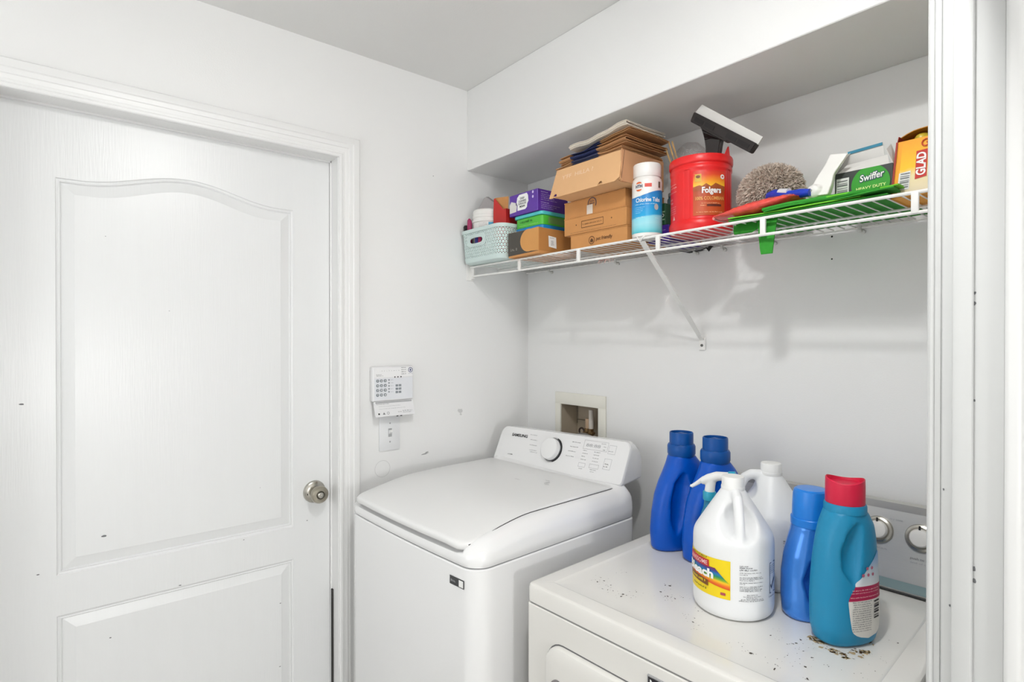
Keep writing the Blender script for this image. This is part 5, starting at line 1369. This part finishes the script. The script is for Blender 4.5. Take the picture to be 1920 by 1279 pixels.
for xs, sg in ((wx1, -1), (wx0, 1)):
    bm = B(); q = [V3((xs, wy0+.004, zw1)), V3((xs, wy1-.004, zw1)), V3((xs+sg*.016, wy1-.008, zw1+.054)), V3((xs+sg*.016, wy0+.016, zw1+.036))]
    bm.faces.new([bm.verts.new(p) for p in q]); solid(bm, .001); obj('side_flap', bm, FLW, SW, smooth=False)

GLD = thing('bag_carton', 'orange and yellow bag carton with torn open lid at the right shelf end', 'carton', (1.50, -.22, ZI))
ORG = mat('orange_card', 'f0a21c', .5, var=.05, scale=15)
qx0, qx1, qy0, qy1 = 1.4365, 1.573, -.262, -.15; qz = ZI+.112
bm = B(); loft(bm, [[V3((x+.010*(z-ZI)/.112, y, z)) for x, y in ((qx0, qy0), (qx1, qy0), (qx1, qy1), (qx0, qy1))] for z in (ZI, qz)], True, False); solid(bm, .0012); obj('box_body', bm, ORG, GLD, smooth=False)
gm_ = planemap((0, qy0-.0012, 0), (1, 0, 0), (0, 0, 1), .0008)
gpatch('front_print', gm_, 0, 1, 0, 1, ramp_mat('glad_front', 'Y', [(0, 'e2d5b8'), (.36, 'ead9a8'), (.50, 'f6c11d'), (1, 'f0a11c')], .5, noise=.15, nscale=3), GLD, 6, 8, 1, shape=lambda s, t: (lerp(qx0+.012+.010*t, qx1-.002, s), lerp(ZI+.001, qz-.001, t)))
patch('red_edge', gm_, [(qx0+.0005, ZI), (qx0+.004, ZI), (qx0+.014, qz), (qx0+.0105, qz)], mat('maroon_card', '9c2a1c', .5), GLD, 1.5)
patch('barcode_label', gm_, [(1.449, ZI+.014), (1.469, ZI+.014), (1.4725, ZI+.050), (1.4525, ZI+.048)], mat('barcode_white', 'e4e3e2', .5), GLD, 2)
bm = B()
for i, wd in enumerate((.003, .0018, .004, .0018, .0034, .0018, .003)):
    q = ZI+.018+.0044*i; o_ = .0005*i; bm.faces.new([bm.verts.new(gm_(a, b, 3)) for a, b in ((1.4525+o_, q), (1.468+o_, q), (1.468+o_, q+wd*.7), (1.4525+o_, q+wd*.7))])
obj('barcode', bm, GREY, GLD, smooth=False, recalc=False)
patch('brand_block', gm_, [(1.479, ZI+.031), (1.4985, ZI+.034), (1.5005, ZI+.087), (1.482, ZI+.086)], mat('glad_red', 'c3281d', .45), GLD, 2)
lettering('lettering', gm_, 'GLAD', .0215, WHITE, GLD, (1.4905, ZI+.0595), width=.045, bold=.03, rot=PI/2-.04, k=3)
lettering('lettering', gm_, 'QUICK-TIE', .010, mat('brown_print', '6a3a16', .5), GLD, (1.5095, ZI+.061), width=.052, bold=.02, rot=PI/2-.04, k=3)
bm = B(); pts = [gm_(1.4985+.011*math.cos(a)*(1-.06*i), ZI+.098+.010*math.sin(a)*(1-.06*i), 3) for i, a in enumerate([.55*k for k in range(15)])]; tube(bm, pts, .0013, 6); obj('swirl_print', bm, mat('swirl_red', 'c74a2a', .5), GLD)
# torn lid standing up behind
bm = B(); N = 12; top = []
for i in range(N+1):
    s = i/N; top.append(V3((lerp(qx0+.009, qx1+.010, s), lerp(qy1+.0, qy1+.0, s), qz+.016+.034*min(1, s*1.15)+.003*math.sin(11*s))))
bot = [V3((p.x, qy1, qz)) for p in top]
for i in range(N): bm.faces.new([bm.verts.new(q) for q in (bot[i], bot[i+1], top[i+1], top[i])])
bmesh.ops.remove_doubles(bm, verts=bm.verts[:], dist=1e-5); solid(bm, .0015); obj('lid_back', bm, mat('dull_orange', 'c98a2c', .6), GLD, smooth=False)
bm = B(); tp2 = [V3((p.x-.002, p.y-.075, p.z+.002)) for p in top]
for i in range(N): bm.faces.new([bm.verts.new(q) for q in (top[i], top[i+1], tp2[i+1], tp2[i])])
bmesh.ops.remove_doubles(bm, verts=bm.verts[:], dist=1e-5); solid(bm, .0015); obj('torn_lid', bm, mat('dull_orange', 'c98a2c', .6), GLD, smooth=False)
bm = B(); q = [V3((qx0+.0108, qy0+.004, qz-.004)), V3((qx0+.0108, qy1, qz-.004)), V3((qx0+.0095, qy1, qz+.017)), V3((qx0+.0095, qy0+.020, qz+.017))]
bm.faces.new([bm.verts.new(p) for p in q]); solid(bm, .0014); obj('side_tab', bm, mat('maroon_card', '9c2a1c', .5), GLD, smooth=False)
def crump(bm):
    for i in range(6): ellipsoid(bm, (1.478+.016*i, -.205+.012*math.sin(3*i), qz+.004+.007*math.sin(5*i+1)), (.016, .026, .014))
bg = sculpt(crump, (), .0035, 2); o = obj('bag_roll', bg, mat('yellow_film', 'c9b13a', .25, var=.25, scale=60, bump=.9, bscale=90), GLD, ang=70)

# black strip lying at the back of the shelf, seen under the rail
t = thing('black_strap', 'thin black strap lying under the back edge of the shelf rail', 'strap', (.83, -.02, ZI))
bm = B(); loft(bm, [[V3((x, -.022, z)), V3((x, -.006, z-.001)), V3((x, -.006, z+.0008)), V3((x, -.022, z+.001))] for x, z in ((.760, ZI+.0003), (.80, ZI-.0105), (.85, ZI-.0085), (.885, ZI+.0003))]); obj('strap_band', bm, mat('black_webbing', '1d1b1b', .7), t)
bm = B(); bm.faces.new([bm.verts.new(p) for p in ((.866, -.020, ZI-.003), (.890, -.020, ZI-.003), (.878, -.020, ZI-.017))]); solid(bm, .0015); obj('strap_end', bm, mat('black_webbing', '1d1b1b', .7), t, smooth=False)

# ================================================================== ALARM KEYPAD, SWITCH, OUTLET BOX
KP = thing('alarm_keypad', 'white alarm keypad with its flap hanging open on the wall above the switch', 'keypad', (0, -.645, 1.29))
KW = mat('keypad_plastic', 'e9e9ea', .4, var=.02, scale=10)
ky0, ky1, kz0, kz1, kx = -.733, -.574, 1.228, 1.349, .026
bm = B(); abox(bm, .0004, kx, ky0, ky1, kz0, kz1, .005, 3); kb = obj('keypad_body', bm, KW, KP)
kmap = planemap((kx, 0, 0), (0, 1, 0), (0, 0, 1), .0006)
patch('window_panel', kmap, [(ky0+.006, 1.312), (ky1-.003, 1.312), (ky1-.003, kz1-.004), (ky0+.006, kz1-.004)], mat('panel_pale', 'f2f2f2', .3), kb)
patch('key_field', kmap, [(ky0+.006, kz0+.006), (ky1-.004, kz0+.006), (ky1-.004, 1.308), (ky0+.006, 1.308)], mat('panel_blue_grey', 'e4e6ea', .4), kb)
KEYM = mat('key_grey', '8b9196', .5)
key_me = None
for r_ in range(4):
    for c_ in range(3):
        yy, zz = ky0+.018+.0145*c_, 1.300-.0165*r_
        bm = B(); lathe_x(bm, [(.0056, .0), (.0056, .0018), (.0045, .0026), (.0005, .0026)], (kx, yy, zz), 16); kk = obj('key', bm, KEYM, kb)
        lettering('lettering', planemap((kx+.0027, 0, 0), (0, 1, 0), (0, 0, 1), .0003), ('123', '456', '789', '*0#')[r_][c_], .0075, WHITE, kk, (yy, zz), bold=.02, k=1)
for r_ in range(5):
    bm = B(); lathe_x(bm, [(.0028, 0), (.0028, .0014), (.0005, .0018)], (kx, ky0+.0615, 1.302-.0105*r_), 12); obj('key', bm, KEYM, kb)
for r_ in range(3):
    for s in (0, 1):
        y0_ = ky0+.087+.0125*s; z0_ = 1.281-.0118*r_
        bm = B(); abox(bm, kx-.001, kx+.0016, y0_, y0_+.0105, z0_-.0042, z0_+.0042, .0015, 2); obj('key', bm, KEYM, kb)
for r_ in range(3): patch('indicator', kmap, disc(None, ky0+.0845+.012*r_, 1.3115-.0*r_, .0024), BLACK, kb, 2)
fineprint('fine_print', kmap, [(ky0+.067, ky0+.079, 1.302-.0105*i, .0026) for i in range(5)]+[(ky0+.034+.0092*i, ky0+.037+.0092*i, 1.3345, .0034) for i in range(8)], GREY, kb, k=2)
fineprint('fine_print', kmap, [(ky0+.013, ky0+.034, 1.3215, .0036), (ky0+.013, ky0+.040, 1.3175, .0026)], mat('print_maroon', '5c5257', .5), kb, k=2)
fineprint('fine_print', kmap, [(ky0+.110, ky0+.130, 1.3440-.0075*i, .0040) for i in range(4)], BLACK, kb, k=2, seed=12)
ringpatch('logo_ring', kmap, ky0+.1465, 1.335, .0070, .0092, mat('logo_navy', '4b557c', .4), kb, k=2)
patch('logo_mark', kmap, [(ky0+.1465, 1.3295), (ky0+.1500, 1.335), (ky0+.1465, 1.3405), (ky0+.1430, 1.335)], mat('logo_navy', '4b557c', .4), kb, 2)
fineprint('fine_print', kmap, [(ky0+.138, ky0+.156, 1.322, .0022)], GREY, kb, k=2, seed=5)
# open flap, hinged at the bottom and tipping outwards
F0 = V3((kx-.002, ky0+.003, kz0-.001)); fvv = V3((.30, 0, -.95)).normalized()
def flp(a, b, c=0.0): return F0+V3((0, 1, 0))*a+fvv*b+V3((.95, 0, .30)).normalized()*c
bm = B(); loft(bm, [[flp(a, b, c) for a, b in rrect(0, .153, 0, .054, .004, 3)] for c in (-.003, .003)]); fl_ = obj('flap', bm, KW, KP, ang=30)
fmp = lambda a, b, k=1.0: flp(a, .054-b, .003+.0005*k)
patch('flap_strip', fmp, [(.006, .047), (.147, .047), (.147, .0525), (.006, .0525)], LGREY, fl_)
fineprint('fine_print', fmp, [(.008, .060, .044, .0032), (.016, .10, .036, .0018), (.016, .12, .027, .0018), (.088, .102, .013, .005), (.106, .145, .015, .0045), (.106, .14, .010, .0036)], GREY, fl_, seed=7)
patch('flap_dot', fmp, disc(None, .014, .010, .0032), BLACK, fl_)
patch('flap_mark', fmp, [(.028, .007), (.038, .007), (.033, .015)], GREY, fl_); ringpatch('flap_ring', fmp, .049, .011, .0034, .0046, GREY, fl_)
for a in (.084, .099): 
    bm = B(); p = flp(a, .0545, 0); abox(bm, p.x-.002, p.x+.002, p.y-.003, p.y+.003, p.z-.002, p.z+.001); obj('catch', bm, BLACK, fl_)
SWI = thing('light_switch', 'white toggle light switch directly below the alarm keypad', 'switch', (0, -.657, 1.11))
bm = B(); abox(bm, .0004, .006, -.698, -.617, 1.048, 1.176, .0025, 2); sp_ = obj('switch_plate', bm, mat('switch_white', 'e6e7e8', .35), SWI)
bm = B(); abox(bm, .0055, .0068, -.664, -.650, 1.097, 1.127, .0005, 1); obj('toggle_slot', bm, mat('slot_grey', 'a8a9aa', .5), sp_)
bm = B(); loft(bm, [[V3((x, y, z)) for y, z in ((-.6615, a), (-.6525, a), (-.6525, b), (-.6615, b))] for x, a, b in ((.006, 1.106, 1.121), (.0125, 1.111, 1.122), (.018, 1.1155, 1.1225))]); obj('toggle', bm, mat('toggle_white', 'efefee', .3), sp_, ang=20)
for z in (1.145, 1.079):
    bm = B(); lathe_x(bm, [(.003, 0), (.0025, .001), (.0005, .0012)], (.006, -.657, z), 10); obj('screw', bm, LGREY, sp_)

OB = thing('outlet_box', 'recessed washer water outlet box in the wall above the washing machine', 'outlet box', (.31, 0, 1.11))
IV = mat('ivory_plastic', 'e9e7dd', .4, var=.03, scale=12); GB_ = mat('box_inside', 'b3a692', .6, var=.1, scale=15)
bm = B()
fx0, fx1, fz0, fz1 = .178, .447, .955, 1.233
for a0, a1_, b0, b1 in ((fx0, fx1, OZ1-.003, fz1), (fx0, fx1, fz0, OZ0+.003), (fx0, OX0+.003, OZ0, OZ1), (OX1-.003, fx1, OZ0, OZ1)):
    abox(bm, a0, a1_, -.008, -.0003, b0, b1, .0018, 2)
obj('frame', bm, IV, OB)
bm = B(); e = .0015
for a0, a1_, b0, b1, c0, c1 in ((OX0, OX1, .0905, .0945, OZ0, OZ1), (OX0+e, OX0+.004, -.001, .0945, OZ0+e, OZ1-e), (OX1-.004, OX1-e, -.001, .0945, OZ0+e, OZ1-e), (OX0+e, OX1-e, -.001, .0945, OZ1-.004, OZ1-e), (OX0+e, OX1-e, -.001, .0945, OZ0+e, OZ0+.004)):
    abox(bm, a0, a1_, c0*0+b0, b1, c0, c1)
obj('inner_box', bm, GB_, OB, smooth=False)
bm = B(); tube(bm, [(OX0+.005, .086, 1.115), (.30, .086, 1.118)], .0014, 6); tube(bm, [(OX0+.006, .086, 1.10), (OX0+.006, .086, OZ1-.005)], .0014, 6); obj('back_lip', bm, mat('lip_brown', '6f6656', .6), OB)
BRS = mat('old_brass', '8a6f4c', .35, metal=.7, var=.2, scale=60)
for vx, c, h in ((.318, 'dcd5cc', .054), (.300, 'c4a88b', .018)):
    bm = B(); tube(bm, [(vx, .055, 1.088), (vx, .055, 1.112), (vx, .055, 1.112+h)], [.0095, .010, .010], 14); vv_ = obj('valve_stem', bm, mat('stem_%s' % c, c, .45), OB)
    bm = B(); tube(bm, [(vx, .052, 1.060), (vx, .052, 1.092)], [.0125, .0115], 8); abox(bm, vx-.016, vx+.016, .040, .064, 1.070, 1.080, .003, 1); obj('valve_body', bm, BRS, OB)
bm = B(); tube(bm, [(.276+.013*math.cos(a), .045, 1.078+.013*math.sin(a)) for a in [2*PI*i/18 for i in range(18)]], .0036, 8, closed=True); obj('valve_wheel', bm, mat('wheel_dark', '3a2c26', .5), OB)
bm = B(); pts = [(.255+.09*i/40, .035, 1.052+.010*math.sin(PI*i/40)) for i in range(41)]; tube(bm, pts, [.0135 if i % 2 else .0115 for i in range(41)], 12); obj('drain_hose', bm, mat('hose_grey', '8d8b86', .5), OB)
bm = B(); tube(bm, [(.385, .05, 1.035), (.392, .045, 1.062), (.405, .04, 1.068)], [.010, .012, .010], 10); obj('pipe_end', bm, mat('wheel_dark', '3a2c26', .5), OB)

# lint caught on the shelf
t = thing('lint_tuft', 'tuft of pinkish lint caught under the shelf below the kraft boxes', 'lint', (.700, -.300, 1.690))
bm = B(); rnd = random.Random(2); pts = []
for i in range(30):
    p = V3((.700+rnd.gauss(0, .010), -.300+rnd.gauss(0, .003), 1.6905)); q = p+V3((rnd.gauss(0, .008), rnd.gauss(0, .004), -rnd.uniform(.006, .016)))
    tube(bm, [p, p.lerp(q, .5)+V3((rnd.gauss(0, .004), 0, 0)), q], [.0006, .0012, .0005], 4)
o = obj('lint_fibres', bm, mat('lint_pink', 'c9aaa2', .95, var=.2, scale=80), t); o['kind'] = 'stuff'
